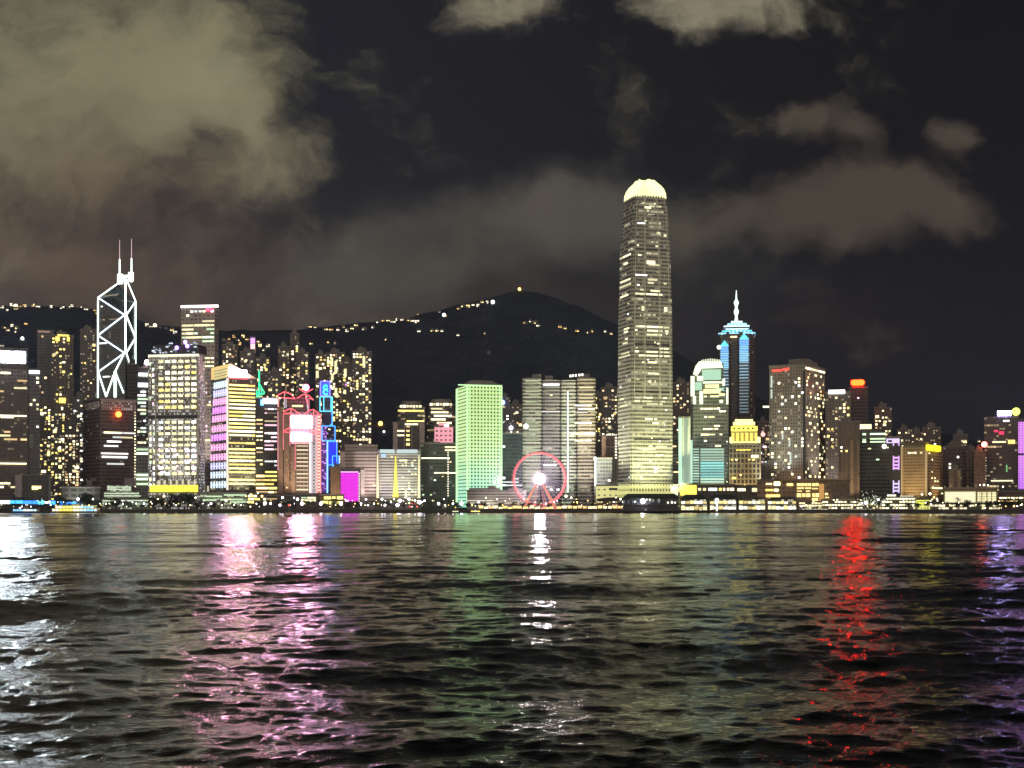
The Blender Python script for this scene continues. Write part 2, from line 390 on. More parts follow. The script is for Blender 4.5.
# ------------------------------------------------------------------ harbour water
def shore_y(px): return 1400 - 260*max(0, min(1, (px-700)/324.0))
def make_water():
    nr, nc = 1500, 900
    Y0 = -60.0
    d = np.geomspace(66, 1560, nr) ; yy = d+Y0                  # rows, from just in front of the quay
    # rows closer together near the quay
    t = np.linspace(0, 1, nr); yy = 6*np.exp(t*math.log(1500/6.0))
    c = np.linspace(-1, 1, nc); tx = 0.46*c+0.95*c**5
    YY, TX = np.meshgrid(yy, tx, indexing='ij'); XX = TX*(YY+22)
    dy = np.gradient(yy)[:, None]*np.ones_like(XX); dx = (YY+22)*0.46*2/nc
    H = np.zeros_like(XX); R = np.random.RandomState(18)
    for lam in np.geomspace(0.16, 34, 150):
        ang = math.radians(90+R.normal(0, 26)) if lam > 2.5 else math.radians(90+R.normal(0, 40))
        k = 2*PI/lam; kx, ky = k*math.cos(ang), k*math.sin(ang)
        slope = 0.0140 if lam < .3 else 0.0190 if lam < 1.1 else 0.0150 if lam < 2.5 else 0.0075 if lam < 7 else 0.0052 if lam < 14 else 0.0092
        pass
        eff = np.sqrt((kx*dx)**2+(ky*dy)**2); att = np.clip(1.6-eff/1.4, 0, 1)
        ph = kx*XX+ky*YY+R.uniform(0, 6.28)
        s_ = np.sin(ph); H += att*slope/k*(s_+0.18*np.cos(2*ph))
    # gusty patches: calmer and rougher areas
    g = np.sin(XX*.011+YY*.021+1.3)*np.sin(YY*.013-XX*.017+.4)
    H *= (1+.22*g)
    v = np.stack([XX, YY, H], -1).reshape(-1, 3).astype(np.float32)
    i = (np.arange(nr-1)[:, None]*nc+np.arange(nc-1)[None, :]).ravel()
    q = np.stack([i, i+1, i+nc+1, i+nc], -1).astype(np.int32)
    me = bpy.data.meshes.new('harbour_water'); me.vertices.add(len(v)); me.vertices.foreach_set('co', v.ravel())
    me.loops.add(q.size); me.loops.foreach_set('vertex_index', q.ravel()); me.polygons.add(len(q))
    me.polygons.foreach_set('loop_start', np.arange(0, q.size, 4, dtype=np.int32)); me.polygons.foreach_set('loop_total', np.full(len(q), 4, np.int32))
    me.polygons.foreach_set('use_smooth', np.ones(len(q), bool)); me.update()
    m, N, b = new_mat('harbour_water')
    b.inputs['Base Color'].default_value = (.0030, .0055, .0055, 1); b.inputs['Roughness'].default_value = .055
    b.inputs['IOR'].default_value = 1.333
    tcn = N.node('ShaderNodeTexCoord'); mp = N.node('ShaderNodeMapping'); N.l.new(tcn.outputs['Object'], mp.inputs[0]); mp.inputs['Scale'].default_value = (.7, 1, 1)
    a = N.noise(mp.outputs[0], 7.5, 5, .62); mp2 = N.node('ShaderNodeMapping'); N.l.new(tcn.outputs['Object'], mp2.inputs[0]); mp2.inputs['Scale'].default_value = (.6, 1, 1); mp2.inputs['Rotation'].default_value = (0, 0, .2)
    c2 = N.noise(mp2.outputs[0], .9, 5, .62); pass
    h = N.m('ADD', N.m('MULTIPLY', a, .020), N.m('MULTIPLY', c2, .034))
    bp = N.node('ShaderNodeBump'); bp.inputs['Strength'].default_value = 1; bp.inputs['Distance'].default_value = 1.0
    N.l.new(h, bp.inputs['Height'])
    fr = N.node('ShaderNodeFresnel'); fr.inputs[0].default_value = 1.333; N.l.new(bp.outputs[0], fr.inputs[1])
    gl = N.node('ShaderNodeBsdfGlossy'); gl.inputs['Color'].default_value = (.85, .85, .85, 1); gl.inputs['Roughness'].default_value = .045; N.l.new(bp.outputs[0], gl.inputs['Normal'])
    df = N.node('ShaderNodeBsdfDiffuse'); df.inputs[0].default_value = (.0030, .0050, .0050, 1)
    mx_ = N.node('ShaderNodeMixShader'); N.l.new(fr.outputs[0], mx_.inputs[0]); N.l.new(df.outputs[0], mx_.inputs[1]); N.l.new(gl.outputs[0], mx_.inputs[2])
    out = [q for q in N.n if q.type == 'OUTPUT_MATERIAL'][0]; N.l.new(mx_.outputs[0], out.inputs[0]); N.n.remove(b)
    me.materials.append(m)
    tag(link('harbour_water', me), kind='structure')
make_water()

# ------------------------------------------------------------------ ground, seawall
pxs = [-2600, -600, 0, 300, 620, 700, 760, 820, 880, 940, 1000, 1060, 1600, 3600]
edge = [(xx(p, shore_y(p)), shore_y(p)) for p in pxs]
b = MB()
for (xa, ya), (xb, yb) in zip(edge, edge[1:]):
    b.quad([(xa, ya, GZ), (xb, yb, GZ), (xb*6.0, 9000, GZ), (xa*6.0, 9000, GZ)])
tag(b.build('ground', paint('paving', (.16, .155, .15), .8, scale=.05)), kind='structure')
b = MB()
for (xa, ya), (xb, yb) in zip(edge, edge[1:]):
    b.quad([(xa, ya-.6, -3), (xb, yb-.6, -3), (xb, yb-.6, GZ+.25), (xa, ya-.6, GZ+.25)])
    b.quad([(xa, ya-.6, GZ+.25), (xb, yb-.6, GZ+.25), (xb, yb+.6, GZ+.25), (xa, ya+.6, GZ+.25)])
    b.quad([(xb, yb+.6, GZ-.5), (xa, ya+.6, GZ-.5), (xa, ya+.6, GZ+.25), (xb, yb+.6, GZ+.25)])
tag(b.build('seawall', paint('seawall_stone', (.10, .095, .085), .85, scale=.4)), 'long dark stone seawall along the far waterfront, just above the harbour water', 'seawall')

# ------------------------------------------------------------------ hills
RP = [(-700, 420), (-400, 350), (-150, 318), (0, 305), (60, 306), (100, 309), (150, 324), (205, 330), (260, 330), (300, 329), (345, 325), (380, 321), (410, 318), (440, 309), (455, 305), (480, 301), (497, 294),
      (512, 290.5), (526, 290.5), (545, 294), (562, 300), (580, 307), (600, 317), (615, 324), (640, 335), (675, 352), (720, 380), (770, 405), (830, 424), (880, 430), (930, 432), (960, 440), (1010, 446), (1060, 452), (1300, 470), (1700, 490)]
RX = [p for p, _ in RP]; RY = [q for _, q in RP]
HY = 3500.0
def sm(t): t = max(0.0, min(1.0, t)); return t*t*(3-2*t)
def terrain(x, y):
    px = 512+FL*x/HY; r = float(np.interp(px, RX, RY)); h = max(0, zz(r, HY)-GZ)
    if y <= HY: s_ = (0.35*sm((y-2150)/1350)+0.65*sm((y-2150)/1350)**1.8)*(y/HY)
    else: s_ = 1-sm((y-HY)/3500)*.75
    n = mnoise.noise(Vector((x*.0032, y*.0021, 3.3)))*.5+mnoise.noise(Vector((x*.009, y*.006, 8.3)))*.22
    f = min(1, max(0, (HY-y)/700))*min(1, max(0, (y-2150)/350))
    n2 = mnoise.noise(Vector((x*.02, y*.02, 1)))*6+mnoise.noise(Vector((x*.07, y*.07, 4)))*3.5
    return GZ-1.5+h*s_*(1+.22*n*f)+n2*min(1, max(0, (y-2150)/300))*min(1, h/60)
def make_hills():
    b = MB(); xs = np.linspace(-3600, 3600, 330); ys = np.concatenate([np.linspace(2150, 3700, 110), np.linspace(3750, 7000, 20)])
    v = [(float(x), float(y), terrain(float(x), float(y))) for y in ys for x in xs]; n = len(xs)
    f = [(j*n+i, j*n+i+1, (j+1)*n+i+1, (j+1)*n+i) for j in range(len(ys)-1) for i in range(n-1)]
    me = bpy.data.meshes.new('hills'); me.from_pydata(v, [], f); me.polygons.foreach_set('use_smooth', [True]*len(f))
    m, N, bs = new_mat('wooded_slope'); t = N.node('ShaderNodeTexCoord')
    n1 = N.noise(t.outputs['Object'], .012, 8, .7); n2 = N.noise(t.outputs['Object'], .11, 4)
    N.l.new(N.mixc(N.mr(N.m('MULTIPLY', n1, n2), .12, .4), (.020, .028, .040), (.075, .090, .115)), bs.inputs['Base Color'])
    bs.inputs['Roughness'].default_value = 1; bs.inputs['Specular IOR Level'].default_value = .1
    bp = N.node('ShaderNodeBump'); bp.inputs['Distance'].default_value = 9; N.l.new(n2, bp.inputs['Height']); N.l.new(bp.outputs[0], bs.inputs['Normal'])
    me.materials.append(m); tag(link('hills', me), kind='structure')
make_hills()
def hill_hit(px, py):
    y = 2200.0; t = P(px); last = y
    while y < HY+60:
        if terrain(t*y, y) >= zz(py, y): return t*y, y
        y += 8
    return t*HY, HY-30

# ------------------------------------------------------------------ night haze over the harbour
b = MB(); b.box(-4200, 4200, -60, 7600, -5, 640)
hz, N, bs = new_mat('haze'); N.n.remove(bs); vol = N.node('ShaderNodeVolumePrincipled'); out = [q for q in N.n if q.type == 'OUTPUT_MATERIAL'][0]
N.l.new(vol.outputs[0], out.inputs['Volume']); vol.inputs['Color'].default_value = (.50, .62, 1.0, 1); vol.inputs['Density'].default_value = 0.000045; vol.inputs['Anisotropy'].default_value = 0.0
tag(b.build('haze', hz), kind='stuff')

# ================================================================== towers, left to right
# --- far left: brown office block with a huge white sign
F1 = facade('brown_glass_wall', (.16, .13, .125), (.05, .045, .045), 4, 3.2, .5, .8, lit=.10, lc=(1, .8, .5), ls=.5)
b = B('office_tower', 'dark brown office block at the far left edge under a glaring white sign', -24, 28, 349, 1520)
b.wall(F1); b.win('rows', .42, 4, 3.4, 3, 1.9, (PALE, WARM, CREAM), seg=(2, 6), py0=371)
for z_ in (415.5, 463.5): b.box('window_band', PALE, -20, 26.5, z_-.6, z_+.6)
b.box('sign_frame', darkm, -24, 27, 350, 364, -2.2, -.1); b.box('sign_panel', glow('sign_white_blue', (.80, .93, 1), 110, True), -23, 25, 351.5, 362.5, -3, -2.3)
b.flush()
b = B('office_tower', 'slim pale grey tower with a small white top sign beside the glaring white sign', 28.5, 40, 370, 1580)
b.wall(facade('pale_grey_wall', (.34, .34, .37), (.10, .10, .12), 4, 3, .5, .7)); b.box('sign_panel', glow('sign_soft_white', (.9, .95, 1), 3.0), 29, 39.5, 370.5, 373.5)
b.box('lobby_fin', paint('fin_pale', (.5, .55, .52), .5), 29, 33, 434, 448); b.win('scatter', .06, 5, 3, 2.4, 2, (PALE, WHITE)); b.flush()
b = B('office_tower', 'tall unlit grey tower with a faint warm roof line behind the slim pale tower', 37, 54, 331, 1900)
b.wall(facade('unlit_grey', (.17, .17, .19), (.07, .07, .08), 4, 3.5, .5, .7)); b.box('roof_edge', glow('roof_line_dim', (1, .6, .5), .35), 38, 50, 331, 332.5); b.win('scatter', .015, 4, 4, mats=(WARM,)); b.flush()
# --- residential
RES = facade('flats_brown', (.16, .14, .13), (.045, .04, .04), 3.2, 3.4, .5, .5, lit=.16, lc=(1, .76, .42), ls=1.3)
RES2 = facade('flats_grey', (.17, .16, .165), (.05, .05, .055), 3.2, 3.6, .5, .5, lit=.15, lc=(1, .84, .55), ls=1.2)
def flats(label, x0, x1, top, Y, p=.2, mats=(WARM, GOLD, PALE), wall=RES, fh=3.4, bw=4.0, name='apartment_tower', cap=100, py1=None, ww=2.3, wh=1.9, plant=True, yaw=0, group=None):
    b = B(name, label, x0, x1, top, Y, cat='apartment tower', yaw=yaw, group=group)
    b.wall(wall)
    if plant: b.plant(.25, .7, 5, conc)
    b.win('scatter', p, fh, bw, ww, wh, mats, py1=py1)
    # pairs of windows of one flat, a lit stair here and there
    for _ in range(int(3+b.rng.random()*4)):
        u = b.rng.uniform(b.xl+3, b.xr-3); z = b.rng.uniform(b.H*.25, b.H-8); b._w(False, u, z, b.rng.uniform(3, 5), b.rng.uniform(1.8, 4), b.rng.choice(mats), .3)
    b.flush(cap); return b
b = flats('apartment tower dotted with gold windows under a glowing gold crown', 51, 73.5, 336, 1850, .16, (GOLD, GOLD, PALE), fh=4.6)
b.box('crown_band', glow('crown_gold', (1, .78, .15), 1.6), 57.5, 69, 334.5, 336.3); b.box('corner_lamp', glow('lamp_gold', (1, .72, .12), 2.5), 55.5, 59.5, 337, 341, -2); b.box('corner_lamp', glow('lamp_gold', (1, .72, .12), 2.5), 67, 69.5, 337, 341, -2)
b.box('sky_garden', glow('lamp_gold', (1, .72, .12), 2.5), 59, 65.5, 398, 403, -2)
flats('lower apartment block with scattered yellow windows next to the slim pale grey tower', 38.5, 52, 405, 1760, .34, (WARM, GOLD, PALE))
flats('apartment block thick with yellow windows, below the gold-crowned tower', 50, 66, 412, 1740, .42, (GOLD, WARM, PALE), RES2)
flats('brown apartment block with orange and cream windows, two left of the red roof lamp', 64, 80, 425, 1730, .36, (WARM, PALE))
flats('thin grey apartment tower with white windows touching the red roof lamp block', 72.5, 87, 398, 1800, .14, (PALE, WHITE), RES2)
flats('dark hillside apartment tower with few gold windows, left of the prism tower', 80, 96, 330, 2150, .045, (GOLD, WARM), RES2)
# --- low civic blocks at far left shore
b = B('hall', 'low dark block with one yellow window and pale frame above the blue stage', 15, 51, 476, 1470, cat='hall'); b.wall(facade('dark_block', (.10, .10, .10), (.03, .035, .035), 5, 6, .5, .6))
b.box('frame_pier', paint('frame_stone', (.42, .38, .38), .7), 15, 22, 475, 500, -1.5); b.box('frame_pier', paint('frame_stone2', (.25, .24, .24), .7), 48.5, 51, 476, 500, -1.2)
b.box('lit_window', GOLD, 32, 38, 486, 489.5); b.box('lit_window', WARM, 38.8, 41, 486, 488.5)
b = B('terrace_hall', 'low grey flat-roofed hall behind dark trees, left of the pale green stepped building', 62, 100, 487.5, 1500, cat='hall'); b.wall(facade('grey_hall', (.30, .31, .29), (.10, .11, .10), 6, 8, .5, .7)); b.plant(.65, .8, 6); b.box('roof_slab', paint('slab_pale', (.5, .5, .47), .6), 62, 101, 487, 488.3, -3, 4)
# --- block with red lamp
b = B('office_block', 'wide dark brown block topped by a white grid storey with an orange-red lamp', 83.5, 136.5, 399, 1560, xc=100, cat='office block', alpha=.95)
b = ALLB[-1]
b.wall(facade('dark_brown_glass', (.20, .155, .14), (.085, .07, .065), 4, 3, .45, .85, lit=.012, lc=(1, .9, .7), ls=.6))
fW = facade('grid_storey', (.62, .54, .5), (.05, .04, .045), 3.1, 2.6, .55, .55, lit=.3, lc=(1, .9, .85), ls=.8)
b.box('grid_storey', fW, 85, 99.5, 401, 408, -.6, 0); b.box('grid_storey', fW, 101, 135.5, 400, 409.5, -.6, 0, side=True)
b.box('roof_edge', paint('edge_pale', (.6, .5, .48), .5), 100, 136.5, 398.7, 400, -1, 1, side=True)
b.win('rows', .45, 5, 3.2, 2.8, 1.6, (WHITE, PALE), side=True, py0=430, py1=478, seg=(2, 7)); b.box('window_band', glow('strip_white', (1, .95, .9), 1.6), 101, 128, 452.5, 454, side=True); b.box('window_band', WHITE, 102, 127, 456, 457.6, side=True)
m = MB(); m.ball((b.xr+4, b.ly(117.3), b.z(413.8)), 3.3, 12, 8); m.build('beacon_lamp', glow('beacon_orange', (1, .14, .025), 9, True), b.root)
for i in range(26): b._w(True, b.ly(135), b.z(411+i*3), 1.4, 1.2, PALE, .4)
b.box('canopy_arch', paint('canopy_pale', (.5, .5, .45), .5), 124, 135, 478, 486, -2, -.1, side=True); b.flush()
b = B('office_tower', 'narrow black tower standing in front of the right side of the white-outlined prism tower', 127, 137.5, 365, 1600); b.wall(facade('black_glass', (.035, .033, .035), (.02, .02, .022), 4, 3, .5, .8)); b.plant(.2, .8, 5, darkm)

# --- prism tower with white neon edges
b = B('prism_tower', 'tall dark glass prism tower outlined by white neon diagonals with twin masts', 98, 135.3, 297, 1660, xc=125.4, cat='skyscraper', alpha=.36)
G = facade('prism_glass', (.06, .065, .07), (.035, .042, .05), 4, 2.6, .75, .85, lit=.012, lc=(1, .9, .7), ls=.4, rough=.3, grough=.08)
L = b.xl; D = b.d
zt = b.z
# triangular shafts: each quadrant of the square plan stops at its own height under a sloping glass roof
def shaft(poly, zs, name):
    m = MB(); n = len(poly)
    for i in range(n):
        j = (i+1) % n; d = math.dist(poly[i], poly[j])
        m.quad([(*poly[i], 0), (*poly[j], 0), (*poly[j], zs[j]), (*poly[i], zs[i])], [(0, 0), (d, 0), (d, zs[j]), (0, zs[i])])
    m.quad([(*p, z) for p, z in zip(poly, zs)], [(p[0], p[1]) for p in poly]); return m.build(name, G, b.root)
cx_, cy_ = L/2, D/2
shaft([(L, 0), (0, 0), (cx_, cy_)], [zt(296), zt(314), zt(281)], 'glass_shaft')
shaft([(0.01, .02), (0.01, D), (cx_+.02, cy_)], [zt(314), zt(299), zt(281)], 'glass_shaft')
shaft([(L+.02, D-.01), (L+.02, 0.02), (cx_-.01, cy_)], [zt(330), zt(296), zt(281)], 'glass_shaft')
NEON = glow('neon_white', (.80, 1, .86), 4.0); NEON2 = glow('neon_blue_white', (.72, .88, 1), 3.0)
def fr(px, py): return (b.lx(px), -.9, zt(py))
def rt(px, py): return (.9, b.ly(px), zt(py))
def neon(name, pts, r=.78, mat=NEON):
    m = MB()
    for a, c in zip(pts, pts[1:]): m.tube(a, c, r)
    return m.build(name, mat, b.root)
C0 = 125.4
neon('edge_strip', [fr(98.4, 296), fr(98.2, 371), fr(98.2, 397)]); neon('edge_strip', [(.7, -.7, zt(279.5)), (.7, -.7, zt(353))], 1.0)
neon('edge_strip', [rt(135, 299), rt(134.9, 364)])
neon('diagonal_strip', [fr(98.4, 296), (.2, -.9, zt(278.5))]); neon('diagonal_strip', [(.9, .2, zt(278.5)), rt(135, 299)])
for p in ([fr(98.4, 296), fr(C0-.4, 315)], [fr(C0-.4, 315), fr(98.4, 334)], [fr(98.4, 334), fr(C0-.5, 353)], [fr(C0-.5, 353), fr(98.4, 371)]): neon('diagonal_strip', p, .78, NEON2)
for p in ([rt(135, 299), rt(C0+.3, 315)], [rt(C0+.3, 315), rt(135, 336)], [rt(135, 336), rt(C0+.3, 353)], [rt(C0+.3, 353), rt(130, 365)]): neon('diagonal_strip', p, .74)
for p in ([fr(98.6, 371), fr(106.5, 396)], [fr(115.5, 371), fr(106.5, 396)], [fr(C0-.5, 353), fr(115.5, 371)], [fr(115.5, 371), fr(124, 393)]): neon('diagonal_strip', p)
neon('edge_strip', [fr(115.5, 371), fr(115.5, 397)], 1.5)
for q in (118.4, 130.3):
    m = MB(); yq = D*.35; x_ = (P(q)*(b.O.y+yq)-b.O.x)
    m.tube((b.lx(q)-1.2, 4, zt(282)), (b.lx(q)-1.2, 4, zt(258)), 1.2, 8, .9, mi=0); m.tube((b.lx(q)-1.2, 4, zt(258)), (b.lx(q)-1.2, 4, zt(238.6)), .5, 6, .3, mi=1)
    m.build('mast', [glow('mast_lit', (.9, 1, .92), 2.2), glow('mast_top', (1, .70, .72), .9)], b.root)
m = MB(); m.box(b.lx(117.5)-1.2, b.lx(131)-1.2, 2.5, 5.5, zt(277), zt(274.5)); m.box(b.lx(117)-1.2, b.lx(121)-1.2, 2, 6, zt(283), zt(273)); m.box(b.lx(128)-1.2, b.lx(131.5)-1.2, 2, 6, zt(281), zt(272)); m.build('mast_base', glow('mast_lit', (.9, 1, .92), 2.2), b.root)
b.win('rows', .3, 4, 3, 2.4, 1.3, (DIMW, WHITE), py0=300, py1=390, seg=(1, 4)); b.box('refuge_floor', DIMW, 104, 118, 294, 294.9, -.4); b.flush(40)

# --- between prism tower and cream block
b = B('office_block', 'dark block with two white sign strips and a glaring pinkish spot light on top', 136.5, 150, 368, 1620, cat='office block')
b.wall(facade('dark_block2', (.12, .12, .12), (.05, .05, .05), 4, 3.2, .5, .7, lit=.25, lc=(.9, .95, .8), ls=.5, runs=.1)); b.box('sign_panel', glow('sign_soft_white', (.9, .95, 1), 3.0), 138.5, 149, 373, 376); b.box('sign_panel', glow('sign_soft_white', (.9, .95, 1), 3.0), 138, 149, 383, 387)
m = MB(); m.ball((b.lx(147.3), -3, b.z(362.5)), 3.2, 10, 8); m.build('spot_lamp', glow('spot_pink_white', (1, .72, .78), 14, True), b.root); b.plant(.5, .95, 5, darkm)
b.win('rows', .7, 4.2, 3, 2.6, 2, (GREENW, PALE, WHITE), seg=(1, 4), py0=390); b.flush()
for lab, q0, q1, t0 in (('small block with pale green lit floors at the base of the cream grid tower', 136, 149, 447),):
    b = B('office_block', lab, q0, q1, t0, 1540, cat='office block'); b.wall(facade('grey_small', (.22, .22, .2), (.06, .06, .06), 4, 3, .5, .7))
    for z_ in (449.5, 453.5, 475, 479, 484): b.box('window_band', GREENW, q0+.5, q1-.5, z_-1, z_+1)

# --- cream grid block
CW = paint('white_column', (.42, .40, .36), .6)
b = B('office_tower', 'broad cream grid tower with a dark belt, violet roof lights and yellow base', 148, 205, 355, 1500, xc=199.5, alpha=.18)
b.wall(facade('grid_tower_wall', (.34, .33, .30), (.05, .05, .05), 3.07, 1.65, .55, .6, lit=.55, lc=(.95, .93, .9), ls=1.1))
b.win('bands', .96, 6.15, 6.6, 4.9, 2.9, (CREAM, CREAM, PALE, GOLD), px0=157, px1=198, py0=358, py1=414, seg=(1, 1)); b.win('bands', .93, 6.15, 6.6, 4.9, 2.9, (CREAM, PALE, CREAM, WHITE), px0=157, px1=198, py0=419, py1=478, seg=(1, 1))
b.win('bands', .75, 6.15, 3.4, 1.7, 3.2, (PINKW, CREAM, GREENW), px0=148, px1=155.5, py0=360, py1=414, seg=(1, 1)); b.win('bands', .8, 6.15, 3.4, 1.7, 3.6, (GREENW, WHITE, CREAM), px0=148, px1=156.5, py0=419, py1=488, seg=(1, 1))
for q in (156.2, 198.6): b.box('corner_column', CW, q-.5, q+.5, 357, 492, -1.6)
b.box('belt_storey', darkm, 148, 199.5, 415.2, 418.2, -1.4)
b.box('cornice', glow('cornice_cream', (1, .93, .58), 1.7), 149, 199, 354, 356, -1.8, 1)
b.box('roof_house', darkm, 152, 197, 344, 353.9, 4, 26)
m = MB(); rr = random.Random(4)
for i in range(26):
    u = rr.uniform(b.lx(151), b.lx(198)); z = rr.uniform(b.z(353), b.z(342)); m.box(u-.6, u+rr.uniform(.3, 2.5), 1, 3, z-.5, z+rr.uniform(.3, 1))
tag(m.build('roof_lights', glow('roof_pale', (.75, .85, 1), .9, var=.8), b.root), kind='stuff')
for q, w in ((176, 347), (186.5, 345.5), (184.5, 341.5)):
    m = MB(); m.ball((b.lx(q), 2, b.z(w)), 2.3, 8, 6); m.build('violet_lamp', glow('lamp_violet', (.52, .28, 1), 4), b.root)
for k in range(7): b.box('arcade_column', glow('column_lit', (1, .9, .62), .75), 159+k*6-.8, 159+k*6+.8, 480, 485, -1.2)
b.box('lobby_window', glow('lobby_yellow', (1, .88, .06), 1.6), 150.5, 198.5, 485.2, 491.8, -2.0)
for k in range(9): b.box('mullion', darkm, 154+k*5, 154.25+k*5, 485.2, 491.8, -2.4, -2.0)
b.win('scatter', .35, 6.15, 3, 1.7, 1.6, (PINKW, WHITE), px0=157, px1=198, py0=446, py1=480, off=.6); b.flush()

# --- tall rectangular tower with white crown line
b = B('skyscraper', 'tall plain tower with a bright white roof line behind the cream grid tower', 181, 218.5, 306, 1640, xc=215, cat='skyscraper', alpha=.15)
b.wall(facade('plain_grey_wall', (.36, .33, .31), (.14, .125, .12), 4.6, 5.2, .45, .62, lit=.10, lc=(1, .85, .6), ls=.5))
b.box('crown_line', glow('crown_white', (1, .90, .88), 2.4), 181, 218, 304.8, 307.2, -1.2, 2); b.box('red_sign', glow('sign_red_small', (1, .05, .12), 4), 206.5, 213, 308, 311, -1.8)
b.win('bands', .9, 4.7, 4.6, 3.8, 2.2, (CREAM, GREENW, PALE), py0=319, py1=347, seg=(1, 4)); b.win('bands', .5, 4.7, 4.6, 3.0, 2.2, (PALE, WHITE), py0=309, py1=319, seg=(1, 1))
b.win('bands', .75, 4.7, 4.6, 3.2, 1.8, (CREAM, PALE), py0=356, py1=371, seg=(1, 3), px0=198); b.win('scatter', .22, 5.6, 3.4, 1.7, 2.6, (WHITE, DIMW, PINKW), px0=198, py0=371, py1=440)
b.win('bands', .3, 5, 4, 3.4, 1.8, (WARM, DIMW), px0=199, py0=390, py1=408, seg=(2, 4)); b.win('rows', .3, 4.8, 4, 3.4, 1.8, (CREAM,), px0=199, py0=430, py1=460, seg=(1, 3))
for k in range(4): b.box('lobby_column', glow('column_lit', (1, .9, .62), .75), 199.5+k*4, 200.8+k*4, 486, 491.5)
b.flush()

# --- sloped-roof tower with violet side and yellow bands
b = B('office_tower', 'tower with yellow floor bands, a glowing pink sloping sign and violet neon side', 211, 256, 378, 1510, xc=228, alpha=1.0)
b.wall(facade('band_tower_wall', (.16, .15, .14), (.035, .035, .035), 4.15, 1.6, .5, .8, lit=.25, lc=(1, .9, .5), ls=1.2))
b.win('bands', .93, 4.15, 3.4, 3.2, 2.0, (GOLD, CREAM, GOLD, PALE), side=True, py0=379, py1=437, seg=(4, 12)); b.win('bands', .35, 4.15, 3.4, 3.2, 1.8, (GOLD,), side=True, py0=437, py1=447, seg=(3, 6)); b.win('bands', .88, 4.15, 3.4, 3.2, 2.1, (GOLD, CREAM), side=True, py0=447, py1=489, seg=(4, 12))
m = MB(); A = [(b.xr-.5, b.ly(228.5), b.z(365)), (b.xr-.5, b.ly(256), b.z(378)), (b.xl, b.ly(256), b.z(378)), (b.xl, b.ly(228.5), b.z(365))]
pts = [(b.ly(228.2), b.z(378)), (b.ly(256), b.z(378)), (b.ly(256), b.z(376.5)), (b.ly(231), b.z(363.5)), (b.ly(228.2), b.z(364))]
m.quad([(b.xr, p, q) for p, q in pts]); m.quad([(b.xl, p, q) for p, q in pts][::-1])
for (p, q), (p2, q2) in zip(pts, pts[1:]+pts[:1]): m.quad([(b.xl, p, q), (b.xl, p2, q2), (b.xr, p2, q2), (b.xr, p, q)])
m.build('sloping_roof', glow('roof_amber', (1, .66, .22), 1.0), b.root)
b.box('sign_panel', glow('sign_pink_white', (1, .42, .66), 190, True), 229.5, 246, 369.5, 376.5, -2.6, -.2, side=True); b.box('sign_base', glow('sign_red_glow', (1, .16, .2), 1.8), 229, 247, 376.7, 378.5, -2.8, -.2, side=True)
b.box('crown_grid', facade('crown_grid_lit', (.5, .46, .3), (.02, .02, .02), 3.2, 2.4, .5, .5, face_glow=((1, .85, .35), (1, .85, .35), 100), face_glow_st=.8), 215, 227.5, 367, 377.5, -1, 2)
VI = [glow('neon_violet', (.85, .30, 1), 1.5), glow('neon_pink', (1, .42, .75), 1.5), glow('neon_lilac', (.62, .60, 1), 1.5), glow('neon_cool', (.72, .86, 1), 1.4)]
for j, q in enumerate((380, 388.5, 397, 405.5, 414, 424, 433, 443, 453, 462, 471, 481)):
    mat = VI[3] if j in (0, 10, 11) else VI[2] if j in (1, 9) else VI[1] if j % 3 else VI[0]
    lx0 = 214.5-min(3.2, j*.4)
    for k in range(6):
        b.box('neon_bar', mat, lx0+k*(227.5-lx0)/6, lx0+k*(227.5-lx0)/6+1.0, q, q+6.6, -.9)
    b.box('neon_rail', mat, lx0, 227.5, q+3, q+3.7, -1.0)
b.box('edge_strip', glow('edge_cream', (1, .85, .7), 1.2), 227.4, 228.4, 378, 490, -1.2); b.flush()

# --- green neon frame tower, blue sign tower
b = B('office_tower', 'dark tower carrying a pointed green neon roof frame, behind the yellow-banded tower', 250, 266, 398, 1680); b.wall(facade('dark_glass3', (.07, .07, .075), (.035, .035, .04), 4, 3, .5, .8, lit=.08, ls=.4))
GN = glow('neon_green', (.04, 1, .38), 2.2)
b.line('neon_frame', GN, [(259.2, 399), (259.2, 371)], .8); b.line('neon_frame', GN, [(256.8, 398), (256.8, 390)], .6); b.line('neon_frame', GN, [(259.4, 384), (264.6, 393), (259.2, 395)], .7); b.line('neon_frame', GN, [(261.4, 388), (261.6, 394)], .6); b.line('neon_frame', GN, [(254, 393), (263, 394.5)], .5)
b.flush()
b = B('office_tower', 'black tower with jagged pale floors under a bluish white sign by the red bank', 255, 278, 399, 1530)
b.wall(facade('black_glass4', (.05, .05, .055), (.025, .025, .03), 4, 3, .5, .8)); b.box('sign_panel', glow('sign_blue_white', (.72, .86, 1), 9, True), 262.5, 277, 399.3, 403.6, -2.6); b.box('sign_panel', glow('sign_blue', (.10, .38, 1), 5, True), 260.5, 263.5, 400, 405.5, -2.4)
b.win('bands', .62, 4.4, 3, 2.7, 1.7, (WHITE, PINKW, PINKW, DIMW), px0=263.5, py0=407, py1=470, seg=(1, 4)); b.win('bands', .55, 4.4, 3, 2.7, 1.7, (WARM, CREAM), px1=264, py0=418, py1=484, seg=(1, 4)); b.win('bands', .8, 4.4, 3, 2.7, 2.2, (GOLD, WARM), py0=470, seg=(2, 4)); b.flush()

